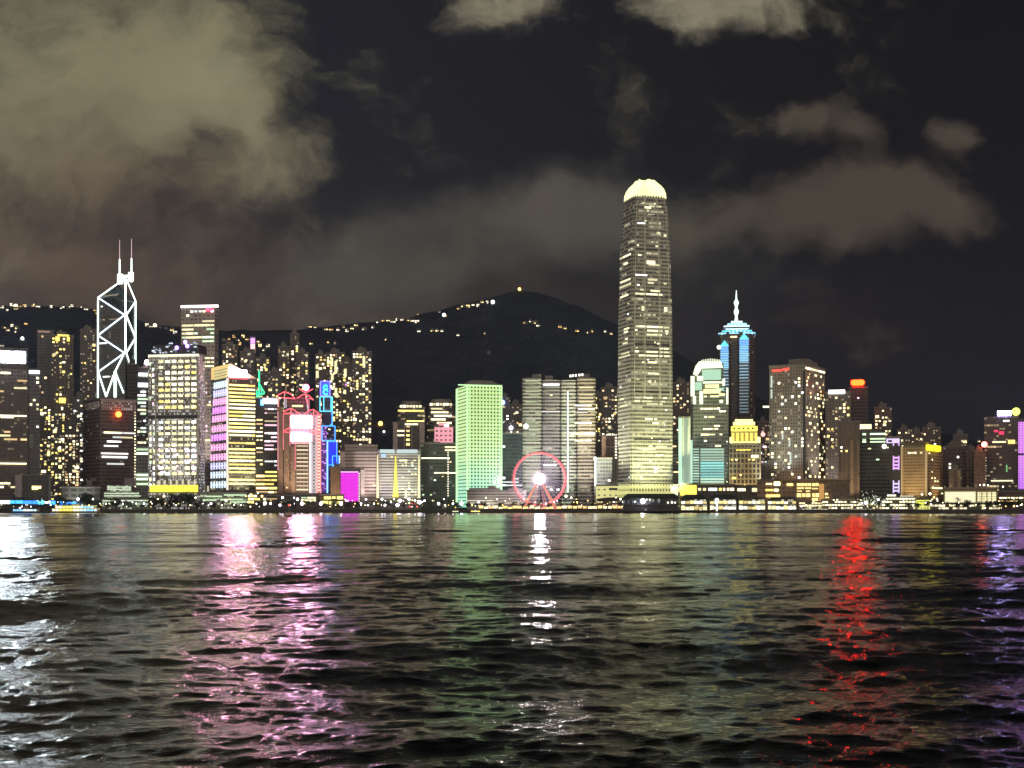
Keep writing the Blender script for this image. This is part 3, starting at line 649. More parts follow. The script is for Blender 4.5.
# --- red neon bank tower
b = B('bank_tower', 'brown ribbed bank tower with red neon roof trusses and two white screens', 277.5, 321, 413, 1500, depth=40)
b.wall(facade('bank_wall', (.26, .19, .16), (.07, .055, .05), 4.2, 4, .4, .5, lit=.02, ls=.6))
BR = paint('copper_cladding', (.40, .27, .20), .5)
for q0, q1, t0 in ((277.8, 283, 407), (283.8, 289.6, 412), (290.4, 295, 446)): b.box('service_tower', BR, q0, q1, t0, 493, -2.5, -.1)
b.box('upper_block', facade('bank_upper', (.20, .19, .20), (.05, .05, .055), 4, 3, .5, .8), 283.5, 309, 396.5, 412.5, 8, 30); b.box('window_band', CREAM, 292, 303, 404.5, 406.5, 7.4, 8)
b.win('bands', .9, 4.25, 3, 2.9, 1.5, (glow('bank_floor', (1, .84, .55), .85, var=.4),), px0=295.6, px1=309, py0=444, py1=492, seg=(3, 5))
b.box('screen', glow('screen_white', (1, .52, .85), 46, True), 291, 312, 416.5, 428, -1.6); b.box('screen', glow('screen_white', (1, .52, .85), 34, True), 291, 310, 433.3, 441, -1.6)
b.box('screen_shade', glow('screen_pink', (1, .5, .5), 1.0), 291, 310, 441.2, 444, -1.4)
for k in range(1, 6): b.box('screen_joint', darkm, 291+k*3.5, 291.15+k*3.5, 416.5, 428, -1.8, -1.6)
b.box('screen_joint', darkm, 301.2, 301.7, 419, 424.5, -1.8, -1.6)
b.box('lit_column', glow('column_white', (1, .93, .93), 1.5), 309.4, 311.2, 441, 493, -1.6); 
RD = glow('neon_red', (1, .09, .12), 3.2); RD2 = glow('neon_soft_red', (1, .26, .25), 1.7)
m = MB()
for k in range(15):
    z0_, z1_ = 444+k*3.3, 447.3+k*3.3
    m.tube((b.lx(312), -1.4, b.z(z0_)), (b.lx(316), -1.4, b.z(z1_)), .35); m.tube((b.lx(316), -1.4, b.z(z0_)), (b.lx(312), -1.4, b.z(z1_)), .35)
for q in (312, 316): m.tube((b.lx(q), -1.4, b.z(415)), (b.lx(q), -1.4, b.z(493)), .45)
for k in range(8): m.tube((b.lx(312), -1.4, b.z(416+k*3.4)), (b.lx(316), -1.4, b.z(419.4+k*3.4)), .35)
m.build('ladder_truss', glow('truss_lilac', (.9, .82, .9), .85), b.root)
for q, w0, w1 in ((283.4, 414, 450), (290, 416, 446), (295.2, 444, 470), (309, 398, 412)): b.line('edge_strip', glow('added_rose_glow', (1, .20, .30), 1.1), [(q, w0), (q, w1)], .4, -2.7)  # rose strips added to make the bank glow redder
for q in (317.4, 320.4): b.line('edge_strip', RD2, [(q, 414), (q, 493)], .75, -2)
b.line('edge_strip', RD2, [(278.3, 398), (278.3, 412)], .7); b.line('edge_strip', glow('neon_dim_pink', (1, .35, .45), .7), [(278, 412), (278, 470)], .6, -2.8)
for i in range(24): b.box('bead_lamp', glow('bead_cream', (1, .75, .6), 1.6), 318.2, 319.6, 416+i*3.2, 417.4+i*3.2, -2.0)
for tr in (((278, 398), (278, 395.5), (284.5, 392), (291, 394.5), (295, 399), (278, 397.8)), ((297, 398.5), (303, 394.6), (309, 395.5), (313.5, 400), (309, 398)),
           ((284, 413), (284.5, 411.5), (291, 408.4), (301.5, 415)), ((304, 414.5), (309, 410.5), (313.5, 409.4), (320.5, 415.5)), ((284, 431), (291, 427.2), (297, 430), (313, 430), (321, 433.5)),
           ((284, 414), (292, 413.6)), ((312, 415.6), (320.5, 415.6)), ((284, 432), (292, 433), (321, 433.5)), ((299, 389), (305.5, 393), (313, 389)), ((306, 394), (306, 399), (308, 404))):
    b.line('hanger_truss', RD, tr, .42, -2.6)
for q, w0, w1 in ((284.5, 392, 398), (291, 408.4, 413), (313.5, 409.4, 414.5), (291, 427.2, 432), (315, 427.6, 433)): b.line('hanger_truss', RD2, [(q, w0), (q, w1)], .34, -2.6)
m = MB(); m.ball((b.lx(306), -2.6, b.z(387.5)), 3.3, 12, 8); m.build('roof_lamp', glow('lamp_hot_pink', (1, .10, .24), 40, True), b.root); b.box('roof_mast', steel, 305.7, 306.3, 387, 397, -2.4, -1.8)
for q, w0, w1 in ((284, 399, 408), (285.6, 399, 408), (307, 399, 408), (307.5, 405, 412)): b.box('roof_riser', glow('riser_lilac', (.8, .78, .9), .9), q, q+.8, w0, w1, -1.2, 0)
b.win('scatter', .3, 4.25, 4, 1.0, 1.0, (WARM, DIMW), px0=284, px1=289.4, py0=450, py1=490, off=2.8); b.flush()

# --- stepped blue tower
b = B('bank_tower', 'slim stepped tower outlined in electric blue neon beside the red neon bank', 320.5, 339, 425, 1540, depth=34)
BG = facade('stepped_glass', (.06, .06, .10), (.03, .03, .06), 4, 3, .5, .8, lit=.1, lc=(.8, .7, 1), ls=.5)
m = MB(); m.box(b.lx(321), b.lx(335), 0, 30, 0, b.z(425)); m.box(b.lx(335), b.lx(339), .01, 30, 0, b.z(466)); m.build('lower_block', BG, b.root)
b.box('upper_block', BG, 321.5, 332, 396, 425, 2, 24); b.box('top_block', glow('led_blue_deep', (.02, .06, 1), 1.5, True), 320.5, 330, 381, 396, 2, 20)
BL = glow('neon_blue', (.05, .30, 1), 3.0); CYN = glow('neon_cyan', (.12, .78, 1), 1.7)
def rect(x0, x1, y0, y1, mat=BL, r=.48, y=-1.0): b.line('neon_outline', mat, [(x0, y0), (x1, y0), (x1, y1), (x0, y1), (x0, y0)], r, y)
rect(320.5, 330, 381.5, 396, glow('neon_violet_blue', (.16, .14, 1), 3), .6); rect(320, 332.3, 397, 411.3, CYN, .55); b.line('neon_outline', CYN, [(323.8, 397), (323.8, 411)], .5); b.line('neon_outline', CYN, [(331, 397), (331, 411)], .5)
b.line('neon_outline', BL, [(332.2, 412), (332.2, 425), (330, 425)], .6); rect(322, 335, 426, 440.5); rect(327.2, 336.8, 441.5, 465, glow('neon_blue2', (.06, .22, 1), 3.4)); rect(332.5, 339, 456, 466)
b.box('led_panel', glow('led_blue_panel', (.01, .03, .95), 1.1), 327.5, 336.5, 442, 464.7, -.7, -.05); b.box('led_panel', glow('led_blue_panel', (.01, .03, .95), 1.1), 333, 338.6, 457, 465.5, -.8, -.06)
b.line('neon_outline', glow('neon_sky', (.22, .50, 1), 2.4), [(327.4, 441), (327.4, 493)], .8, -1.6)
# interlocked ribbon emblem, turquoise over blue
EM = glow('emblem_cyan', (.03, .85, 1), 2.2); EG = glow('emblem_green', (.10, 1, .72), 1.6)
b.line('emblem', EM, [(327.6, 386.2), (325.6, 385), (323.6, 386.6), (323.8, 388.4), (327.2, 390), (327.6, 391.4)], .95, 1.0); b.line('emblem', EG, [(327.8, 393.6), (325.4, 394.8), (323.2, 392.6), (323.8, 390.6), (326.2, 389), (327.4, 388)], .95, .4)
m = MB(); rr = random.Random(9)
for k in range(64):
    u = b.lx(rr.uniform(321.2, 326.4)); z = b.z(rr.uniform(426, 492)); m.box(u, u+rr.choice((.7, 1, 2.2)), -.6, 0, z, z+.8)
tag(m.build('violet_lights', glow('violet_dots', (.62, .28, 1), 1.8, var=.6), b.root), kind='stuff'); b.box('violet_wall', glow('violet_wall', (.20, .05, .42), .35), 321.2, 326.6, 426, 493, -.3, -.04)
b.win('scatter', .2, 4, 3, 2, 1.2, (PINKW, PALE), px0=323, px1=332, py0=413, py1=440); b.flush(60)

# --- mid-levels residential towers
MID = [(268, 282, 372, 2080, .10, 'low dark apartment tower with sparse warm windows, behind the blue-white sign'),
       (278, 290, 347, 2120, .30, 'apartment tower with clustered yellow windows, left of the thin tower behind the red bank'),
       (290, 299.5, 334, 2140, .22, 'thinnest and tallest apartment tower behind the red neon bank, three lights at its tip'),
       (296, 309, 353, 2100, .22, 'apartment tower with pale scattered windows directly behind the hot pink roof lamp'),
       (315, 327, 355, 2080, .30, 'apartment tower with stacked cream window blocks, behind the blue neon tower'),
       (326, 345, 353, 2100, .34, 'wide apartment tower with yellow stair columns, right behind the blue neon tower'),
       (342, 354, 362, 2060, .20, 'apartment tower with few white windows, between two yellow-columned towers'),
       (352, 372, 352, 2050, .32, 'rightmost tall apartment tower of its group, with one long yellow window column'),
       (200, 216, 340, 2300, .06, 'faint hillside apartment tower right of the square tower with a white roof line'),
       (222, 238, 345, 2280, .10, 'hazy hillside apartment tower above the tower with the pink sloping sign'),
       (240, 254, 352, 2250, .16, 'hazy hillside apartment tower above the green neon frame'),
       (256, 270, 358, 2230, .22, 'short hillside apartment tower with warm windows, right of the green neon frame')]
for q0, q1, t0, Y_, p, lab in MID: flats(lab, q0, q1, t0, Y_, p, (PALE, GOLD, WARM, PALE), RES2 if q0 % 4 < 2 else RES, fh=3.9, bw=4.4, py1=470, ww=2.7, wh=2.3)
for i, (q0, w0, w1) in enumerate(((315.8, 365, 369), (316, 371, 378), (330.5, 358, 366.5), (334.4, 361, 373.5), (331, 374.5, 380), (344, 369, 377), (362.6, 357.5, 367.5), (362.4, 375, 381), (334.6, 388, 397), (343.5, 390, 394))):
    bb = [q for q in ALLB if q.Y in (2080, 2100, 2060, 2050) and q.x0 <= q0 < q.x1 and q.x0 >= 315][-1]
    bb.box('stair_window', glow('stair_cream', (1, .90, .48), 1.25), q0, q0+2.6, w0, w1, -1.0)
bb = [q for q in ALLB if q.x0 == 342][0]; bb.box('lit_sign', glow('sign_violet_s', (.8, .3, 1), 1.5), 345, 347, 384, 385.5)
bb = [q for q in ALLB if q.x0 == 222][0]
b = B('hillside_block', 'hillside block with a small violet and pink lit top, above the pink sloping sign', 250, 255.5, 337, 2320, cat='apartment block'); b.wall(RES); b.box('lit_top', glow('violet_top', (.75, .35, 1), 1.6), 250.5, 255, 338, 343.5); b.box('lit_top', glow('pink_top', (1, .6, .6), 1.6), 250.5, 255, 344, 349)

# --- brown slab, magenta screen building, white stepped hotel
b = B('office_block', 'plain brown windowless slab between the blue neon tower and the magenta screen', 330.5, 342, 468, 1490, cat='office block', depth=25); b.wall(paint('brown_render', (.30, .20, .14), .7)); b.plant(.3, .8, 3)
b = B('hotel', 'pale pinkish white stepped block rising behind the magenta screen', 340, 381, 452, 1500, cat='hotel', depth=34)
HWm = facade('hotel_wall', (.58, .50, .46), (.20, .16, .15), 3.6, 60, .42, .985, lit=.0)
b.wall(HWm); b.box('upper_tier', HWm, 345, 377.5, 445.3, 450.4, 4, 26); b.box('roof_slab', paint('pinkish', (.6, .52, .5), .6), 344.5, 378, 444.6, 445.4, 3, 27)
b.box('pier', paint('pier_pink', (.62, .5, .47), .6), 340.2, 345, 452, 472, -1.5); b.box('corner_pier', paint('pier_white', (.62, .58, .55), .6), 361, 364.5, 470, 502, -1.6); b.win('scatter', .03, 3.6, 4, 2.5, 1.2, (WARM, CREAM)); b.flush()
b = B('media_wall', 'building front that is one big glowing magenta screen', 340.3, 360, 469.5, 1465, cat='screen building', depth=18); b.wall(paint('screen_backing', (.14, .10, .12), .6))
MG = facade('magenta_led', (.3, .1, .3), (.02, .0, .02), 3.6, 2.4, .5, .30, face_glow=((1, .02, .95), (1, .03, .90), 60), face_glow_st=1.05, grough=.5); b.box('magenta_screen', MG, 340.9, 358.2, 472.5, 501.5, -1.0)
for i in range(12): b.box('edge_lamp', glow('bead_pink', (1, .72, .85), 1.5), 358.5, 359.8, 473+i*2.5, 474.4+i*2.5, -1.0)
b.box('screen_frame', glow('frame_pinkwhite', (1, .6, .95), 1.6), 340.6, 358.6, 471.6, 472.4, -1.2)

# --- white building with yellow light cone
b = B('office_block', 'white round-shouldered block with fine floor lines and a yellow light cone at its foot', 377, 421, 451, 1500, cat='office block', depth=34)
WM = facade('white_ribbed', (.50, .49, .45), (.13, .13, .12), 3.1, 50, .45, .98)
b.wall(WM, cham=5); b.win('scatter', .07, 3.1, 3, 2.0, 1.3, (WARM, CREAM, WHITE), px0=381, px1=394); b.win('scatter', .22, 3.1, 3, 2.0, 1.3, (CREAM, PALE, GREENW), px0=397, px1=418); b.win('bands', .9, 3.1, 3, 2.4, 1.5, (CREAM,), px0=398, px1=417, py0=459, py1=463, seg=(1, 3))
b.box('crown_panel', glow('crown_cool', (.75, .95, .95), .75), 380, 394.5, 449.5, 453, -1.5); b.box('crown_panel', glow('crown_cool', (.75, .95, .95), .75), 397, 417.5, 449.5, 453, -1.5)
b.box('sign_panel', glow('sign_pale_blue', (.45, .75, 1), 1.0), 381, 386, 454, 457); 
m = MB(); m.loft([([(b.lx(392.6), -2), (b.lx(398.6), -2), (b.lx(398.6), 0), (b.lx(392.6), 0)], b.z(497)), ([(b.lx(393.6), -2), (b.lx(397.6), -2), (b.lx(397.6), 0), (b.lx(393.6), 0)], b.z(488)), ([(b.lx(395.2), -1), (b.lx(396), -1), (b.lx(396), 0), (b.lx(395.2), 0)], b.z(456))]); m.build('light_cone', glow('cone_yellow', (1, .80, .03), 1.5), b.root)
for q in (377.6, 419): 
    m = MB(); m.tube((b.lx(q), -1, b.z(498)), (b.lx(q), -1, b.z(455)), 1.4, 8, .5); m.build('corner_light', glow('corner_warm', (1, .86, .5), 1.2), b.root)
b.flush()
# --- drums behind
def drum(label, x0, x1, top, Y_, crown):
    b = B('office_tower', label, x0, x1, top, Y_, depth=36); b.wall(facade('drum_wall'+str(x0), (.16, .15, .15), (.05, .05, .055), 4.2, 3, .5, .85, lit=.12, ls=.8, runs=.07), cham=9)
    b.win('rows', .7, 4.4, 3.4, 3.1, 2.0, crown, py0=top+2, py1=top+22, seg=(3, 8)); b.win('rows', .35, 4.6, 3.4, 3.1, 1.9, crown, py0=top+22, py1=top+70, seg=(2, 5), px1=x1-3)
    m = MB(); w = b.xr-b.xl; pts = [(b.xl+w/2+math.cos(a)*w*.36, b.d/2+math.sin(a)*w*.30) for a in [2*PI*i/14 for i in range(14)]]; m.prism(pts, b.H+1.7, b.H+8); m.build('roof_drum', conc, b.root)
    for k in range(7): b.box('roof_light', crown[0], x0+3+k*(x1-x0-7)/6.6, x0+5.4+k*(x1-x0-7)/6.6, top-1.8, top+.4, -.6, 1)
    b.flush()
drum('round-cornered tower with gold lit upper floors, behind the white-framed block', 397, 425, 407, 1720, (PALE, GOLD))
drum('round-cornered tower with a small lit crown, left of the green tower', 427, 455.5, 405, 1740, (PALE, WARM))
b = B('office_block', 'block framed by white end walls with orange lit middle floors', 393, 424.5, 423, 1640, cat='office block'); b.wall(facade('framed_front', (.12, .12, .11), (.05, .05, .05), 5.2, 7, .6, .85)); 
for q0, q1 in ((393, 397.5), (404.2, 405), (411.5, 412.2), (419.5, 424.5)): b.box('frame_pier', paint('frame_pinkish', (.55, .49, .46), .6), q0, q1, 422.6, 452, -2)
b.win('bands', .55, 5.2, 4, 3.8, 2.2, (GOLD, WARM), px0=404, px1=412, seg=(1, 2)); b.win('bands', .22, 5.2, 4, 3.8, 1.9, (WARM, PALE), seg=(1, 3)); b.box('roof_lights', PALE, 405, 418, 423.5, 425, -.8); b.flush()
b = B('office_block', 'bright pink block with a stepped top just left of the green tower', 434.5, 453, 427, 1560, cat='office block'); PK = facade('pink_wall', (.7, .45, .5), (.35, .2, .25), 5, 5, .4, .5, face_glow=((1, .34, .48), (1, .46, .56), 60), face_glow_st=.9); b.wall(PK, z0=b.z(445)); b.box('upper_tier', PK, 438.5, 447.5, 422.5, 427, 2, 20); b.box('lower_wall', darkm, 434.8, 452.6, 445.1, 500, .4, 30); b.box('sign_panel', glow('pink_pale', (1, .75, .85), 1.8), 444, 449, 424, 427, -.8)
b = B('office_block', 'broad dark office block with a column of small lamps, left of the green tower', 420.5, 457, 444, 1530, cat='office block'); b.wall(facade('broad_dark', (.10, .105, .10), (.04, .045, .045), 4, 3.4, .5, .8, lit=.05, lc=(.9, 1, .8), ls=.5)); b.win('scatter', .05, 4, 4, 2, 1.4, (WARM, GREENW)); b.win('rows', .12, 4, 3.4, 3, 1.1, (PALE,))
for i in range(19): b.box('edge_lamp', glow('bead_cream2', (1, .92, .7), 1.8), 447.5, 448.6, 452+i*2.4, 453.1+i*2.4)
for z_ in (447.2, 450.2): b.box('window_band', CREAM, 445, 456.5, z_-.6, z_+.6)
b.box('roof_house', conc, 424, 440, 441.5, 444, 5, 20); b.flush()

# --- green tower, its LED wash light put into the wall as glow
b = B('office_tower', 'bright green tower with a grid of round windows, fading to turquoise at its base', 457.5, 502, 385, 1480, xc=468, alpha=1.28, cat='skyscraper')
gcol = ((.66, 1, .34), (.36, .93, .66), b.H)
b.wall(facade('green_porthole_wall', (.45, .6, .45), (.02, .05, .03), 3.75, 3.6, .60, .58, round_=True, face_glow=gcol, face_glow_st=.86, grough=.2), z0=2)
b.box('left_screen', facade('green_fin_wall', (.5, .6, .45), (.05, .12, .06), 3.75, 60, .26, .99, face_glow=((.66, 1, .42), (.42, .98, .74), b.H), face_glow_st=.92), 457.7, 467.5, 386, 502, -.8, -.05)
b.box('edge_strip', glow('green_edge', (.55, 1, .45), 1.4), 457.2, 458.2, 385.5, 502, -1.6); b.box('edge_strip', glow('green_edge', (.55, 1, .45), 1.4), 467.6, 468.4, 385.5, 502, -1.2); b.box('edge_strip', glow('green_edge', (.55, 1, .45), 1.4), 501, 502, 385.5, 494, -1.2, 0, side=True); b.box('cornice', glow('green_edge', (.55, 1, .45), 1.4), 458, 501.7, 384.6, 385.6, -1.3, 0, side=True)
m = MB(); x0, x1, y0, y1 = b.xl, b.xr, 0, b.d; dx = (x1-x0)*.28; dy = (y1-y0)*.20
m.loft([([(x0, y0), (x1, y0), (x1, y1), (x0, y1)], b.z(384.8)), ([(x0+dx, y0+dy), (x1-dx, y0+dy), (x1-dx, y1-dy), (x0+dx, y1-dy)], b.z(379))]); m.build('hipped_roof', paint('roof_dark_metal', (.45, .45, .42), .6), b.root)
b.flush()
# --- behind right of green
b = B('office_block', 'dark teal glass block between the green tower and the twin striped towers', 501, 523.5, 434, 1560, cat='office block', depth=25); b.wall(facade('teal_glass', (.035, .055, .065), (.025, .042, .05), 4, 3, .7, .9)); b.win('rows', .6, 3.6, 3.4, 3, 1.3, (WHITE, GREENW), py0=474, py1=492, seg=(2, 5)); b.win('scatter', .02, 5, 4, mats=(WHITE,)); b.flush()
for lab, q0, q1, t0, p in (('hazy apartment tower with a few bluish lights, right behind the green tower', 501, 510, 398, .14), ('hazy apartment tower left of the twin striped towers, white lamps at mid height', 509, 523, 405, .16)):
    b = flats(lab, q0, q1, t0, 2000, p, (WHITE, WARM, PALE), RES2, fh=4.4)
b = ALLB[-2]; m = MB(); m.ball((b.lx(502.6), -2, b.z(402.5)), 3.4, 8, 6); m.build('blue_lamp', glow('lamp_blue', (.25, .42, 1), 5), b.root)
b = ALLB[-1]; m = MB(); m.ball((b.lx(504+7), -2, b.z(428)), 2.8, 8, 6); m.build('white_lamp', glow('lamp_coolwhite', (.85, .9, 1), 6), b.root); b.box('window_band', WHITE, 515.5, 522, 433, 434.5)

# --- twin striped towers
SW = facade('striped_light', (.44, .44, .40), (.035, .035, .035), 3.9, 3.4, .50, .96, lit=.10, lc=(.9, 1, .7), ls=.4, runs=.12, rough=.5)
SW2 = facade('striped_grey', (.27, .26, .28), (.04, .04, .045), 3.9, 3.4, .52, .96, lit=.05, lc=(1, .9, .8), ls=.35, runs=.05, rough=.5)
SW3 = facade('striped_brown', (.36, .31, .26), (.04, .035, .03), 3.9, 3.4, .52, .96, lit=.10, lc=(1, .88, .6), ls=.4, runs=.12, rough=.5)
def wing(b, name, mat, q0, q1, top, d0, d1, cham=4):
    m = MB(); x0, x1 = b.lx(q0), b.lx(q1); c = cham
    m.prism([(x0, d0+c), (x0+c*.3, d0+c*.3), (x0+c, d0), (x1-c, d0), (x1-c*.3, d0+c*.3), (x1, d0+c), (x1, d1), (x0, d1)], 0, b.z(top)); return m.build(name, mat, b.root)
b = B('office_tower', 'left tower of the striped pair, pale wing and grey wing, behind the ferris wheel', 522, 560.5, 378, 1560, depth=36)
wing(b, 'wing', SW, 522, 541.5, 378, -4, 32); wing(b, 'wing', SW2, 541.5, 560.5, 380, 0, 30)
b.box('roof_house', conc, 532, 541, 374, 378, 2, 20); b.box('roof_house', conc, 545, 553, 375.5, 380, 4, 20)
b.win('scatter', .02, 3.9, 3.4, 3, 1.6, (WHITE, PALE), px0=542, off=.3); b.win('rows', .16, 3.9, 3.4, 3, 1.4, (WHITE, DIMW), px0=542, seg=(1, 4)); b.win('rows', .55, 3.9, 3.4, 3.1, 1.3, (glow('room_dim_green', (.85, 1, .6), .5, var=.4),), px0=524, px1=540.5, seg=(3, 5), off=4.3)
m = MB(); m.ball((b.lx(526), -6, b.z(426.5)), 3, 8, 6); m.build('white_lamp', glow('lamp_soft', (.9, .95, .9), 1.6), b.root)
b.box('window_band', glow('floor_white', (.95, .92, .9), .9), 541.8, 560, 411, 412); b.flush()
b = B('office_tower', 'right tower of the striped pair, with a thin white vertical light', 560.7, 596, 377, 1560, depth=36)
wing(b, 'wing', SW, 560.7, 577, 380, 0, 30); wing(b, 'wing', SW3, 577, 596, 378, -4, 32)
b.box('roof_house', conc, 578, 590, 374, 378, 0, 20)
for k, q in enumerate((569.5, 572, 575, 578.5, 581.5)): b.box('roof_light', glow('roof_white', (1, .98, .85), 2.0), q, q+1.8, 374.8-k*.3, 377-k*.3, -1, 2)
b.box('vertical_light', glow('strip_pale_green', (.82, 1, .85), 1.5), 567.2, 568.5, 391, 492, -1.8, -.1)
b.win('rows', .9, 3.9, 3.4, 3.2, 1.8, (glow('room_amber', (1, .82, .42), .9, var=.4),), px0=578, px1=594.5, py0=386, py1=404, seg=(4, 7), off=4.3); b.win('rows', .28, 3.9, 3.4, 3.2, 1.5, (WHITE, PALE), px0=570, py0=404, py1=470, seg=(1, 4), off=4.3)
b.win('rows', .5, 3.9, 3.4, 3.1, 1.3, (glow('room_dim_green', (.85, 1, .6), .5, var=.4),), px0=562, px1=576, seg=(2, 4)); b.box('window_band', glow('floor_white', (.95, .92, .9), .9), 577, 588, 412, 413, -5, -4); b.flush()
b = B('service_block', 'dark brown slab against the right side of the striped tower pair', 593, 603, 446, 1590, cat='office block'); b.wall(facade('brown_dark', (.17, .13, .11), (.08, .06, .05), 4, 3, .4, .6)); b.plant(.2, .7, 4)
# --- between striped pair and tallest tower
flats('apartment tower with bright warm dots, directly left of the tallest tower', 601, 618, 388, 1980, .27, (PALE, WARM), RES2, fh=4.4)
flats('short apartment tower with yellow dots, right shoulder of the striped pair', 594, 604, 396, 2020, .22, (GOLD, PALE), RES)
b = B('office_block', 'brown block with dotted white lamp edge, left of the foot of the tallest tower', 601.5, 617.5, 436, 1570, cat='office block'); b.wall(facade('brown_b', (.26, .17, .13), (.05, .04, .035), 5, 5, .5, .8)); b.box('side_wall', paint('brown_pale', (.38, .24, .18), .7), 602, 606.5, 436.5, 461, -1)
for i in range(9): b.box('edge_lamp', glow('bead_cream2', (1, .92, .7), 1.8), 615, 617, 437+i*2.9, 438.5+i*2.9)
for i in range(6): b.box('roof_light', glow('bead_cream2', (1, .92, .7), 1.8), 606.5+i*1.8, 607.6+i*1.8, 434.2, 435.4)
b = B('office_block', 'small grey glass block with a vertical white light on its left edge', 594.5, 612, 459, 1530, cat='office block'); b.wall(facade('grey_glass_s', (.20, .21, .22), (.09, .10, .11), 4, 3, .6, .8)); b.box('vertical_light', glow('strip_white2', (.95, 1, .95), 3), 594.6, 596, 458.5, 486, -1.2)
m = MB(); m.ball((b.lx(595.3), -1.5, b.z(458.5)), 1.9, 8, 6); m.build('top_lamp', glow('strip_white2', (.95, 1, .95), 3), b.root); b.win('scatter', .04, 4, 4, mats=(PALE,)); b.flush()
b = B('office_block', 'narrow grey ribbed block touching the tallest tower on the left', 609.5, 618, 460, 1540, cat='office block'); b.wall(facade('grey_rib', (.32, .31, .30), (.10, .10, .10), 30, 2.6, .95, .5))
b = B('shopping_mall', 'low yellow-green lit podium left of the foot of the tallest tower', 596, 618, 486, 1470, cat='podium'); b.wall(facade('podium_lit', (.5, .5, .38), (.3, .3, .2), 6, 6, .3, .4, face_glow=((.85, .82, .28), (.72, .85, .42), 20), face_glow_st=.75)); b.box('upper_terrace', darkm, 609, 617.5, 488, 490, -1, -.1)

# --- the tallest tower
b = B('skyscraper', 'tallest tower of the skyline, grey and banded with a glowing pale yellow domed crown', 617, 673.5, 198, 1500, xc=631, cat='skyscraper', alpha=1.27)
IW = facade('tall_tower_wall', (.42, .41, .37), (.085, .085, .08), 4.15, 2.9, .52, .90, lit=.09, lc=(1, .92, .6), ls=.5, runs=.07, rough=.45)
b.Y = 1524; x0, x1, y0, y1 = b.xl, b.xr, 0, b.d; mx, my = (x0+x1)/2, (y0+y1)/2; hw, hd = (x1-x0)/2, (y1-y0)/2
def section(k):
    a, c = hw*k, hd*k; n = .16; e = .05
    pts = []
    for sx, sy, sw in ((-1, -1, 0), (1, -1, 1), (1, 1, 0), (-1, 1, 1)):
        # notched re-entrant corner
        p = [(sx*a, sy*c*(1-n)), (sx*a*(1-e), sy*c*(1-n)), (sx*a*(1-e), sy*c*(1-e)), (sx*a*(1-n*.7), sy*c*(1-e)), (sx*a*(1-n*.7), sy*c)]
        if sw: p = p[::-1]
        pts += p
    # slightly bowed faces
    return [(mx+px_, my+py_) for px_, py_ in pts]
prof = [(500, 1.0), (400, 1.0), (330, .985), (300, .97), (299.5, .955), (262, .925), (240, .895), (239.5, .875), (215, .835), (207, .81), (206.7, .785), (198, .75)]
m = MB(); m.loft([(section(k), b.z(q)) for q, k in prof]); m.build('shaft', IW, b.root)
paint_rib = paint('rib_pale', (.62, .62, .56), .4)
def kk(q): return float(np.interp(-q, [-p[0] for p in prof], [p[1] for p in prof]))
def tall_band(q, f0, f1, side, mat, h=1.7, name='window_band'):
    k = kk(q); 
    if side: # right (front) face along local y
        a = my-hd*k*.84; w = hd*k*1.68; m = MB(); m.box(mx+hw*k+.02, mx+hw*k+.5, a+w*f0, a+w*f1, b.z(q)-h/2, b.z(q)+h/2)
    else:
        a = mx-hw*k*.88; w = hw*k*1.76; m = MB(); m.box(a+w*f0, a+w*f1, my-hd*k-.5, my-hd*k-.02, b.z(q)-h/2, b.z(q)+h/2)
    return m.build(name, mat, b.root)
T1 = glow('tall_room_pale', (1, .93, .55), 1.5, var=.5)
rr = random.Random(21)
def rowset(q, segs, side=True, h=1.7, mat=T1):
    for f0, f1 in segs: tall_band(q, f0, f1, side, mat, h)
A3 = [(.02, .10), (.12, .30), (.33, .66), (.69, .80)]
rowset(206.5, [(.22, .28), (.62, .66)], h=2.6); rowset(208.8, [(.45, .62), (.68, .85)]); rowset(210.4, [(.26, .50)], h=2.2); rowset(213.5, [(.36, .42)]); rowset(217, [(.05, .3), (.4, .6)], h=1.0, mat=DIMW)
rowset(226.5, [(.05, .30)], h=1, mat=WHITE); rowset(224, [(.28, .34)]); rowset(235.3, [(.68, .78)], h=2.6); rowset(237.3, [(.90, .98)], h=2.4); rowset(248.5, [(.05, .1), (.62, .7)])
rowset(258.3, [(.08, .18)]); rowset(265, [(.34, .60)], h=4.0, mat=glow('tall_room_cream', (1, .86, .58), 1.5)); rowset(262.5, [(.36, .55)], mat=DIMW); rowset(267.3, [(.4, .75)], h=1.5)
rowset(278, [(.0, .35)], h=1.2, mat=WHITE); rowset(282, [(.38, .66)], h=2.2); rowset(285.3, [(.38, .55), (.85, .93)]); rowset(293, [(.46, .74)]); rowset(292.5, [(.15, .25)]); rowset(296.6, A3); rowset(311, [(.2, .28), (.85, .93)], h=5)
for q in (328.8, 332.6, 336.6, 350, 353.6, 357.4):
    rowset(q, [(max(0, f0+rr.uniform(-.02, .03)), f1+rr.uniform(-.03, .02)) for f0, f1 in A3+[(.84, .97)] if rr.random() < .86], h=1.8)
rowset(364, [(.22, .28), (.38, .62)]); rowset(375, [(.38, .68)]); rowset(383, [(.4, .46), (.56, .60)], h=3); rowset(399, [(.02, .2), (.25, .5), (.8, .9)]); rowset(402.5, [(.0, .15), (.22, .48), (.74, .86)], h=1.5); rowset(405, [(.34, .66), (.7, .78)]); rowset(420, [(.3, .5), (.55, .62)])
rowset(424, [(.5, .66)]); rowset(430.5, [(.7, .86)], h=2.2); rowset(447, [(.4, .5), (.6, .9)], h=1.4); rowset(449.5, [(.1, .6)], h=1.4); rowset(455.5, [(.36, .5), (.6, .66), (.7, .8)], h=1.4); rowset(470, [(.56, .6)], h=6, mat=WHITE)
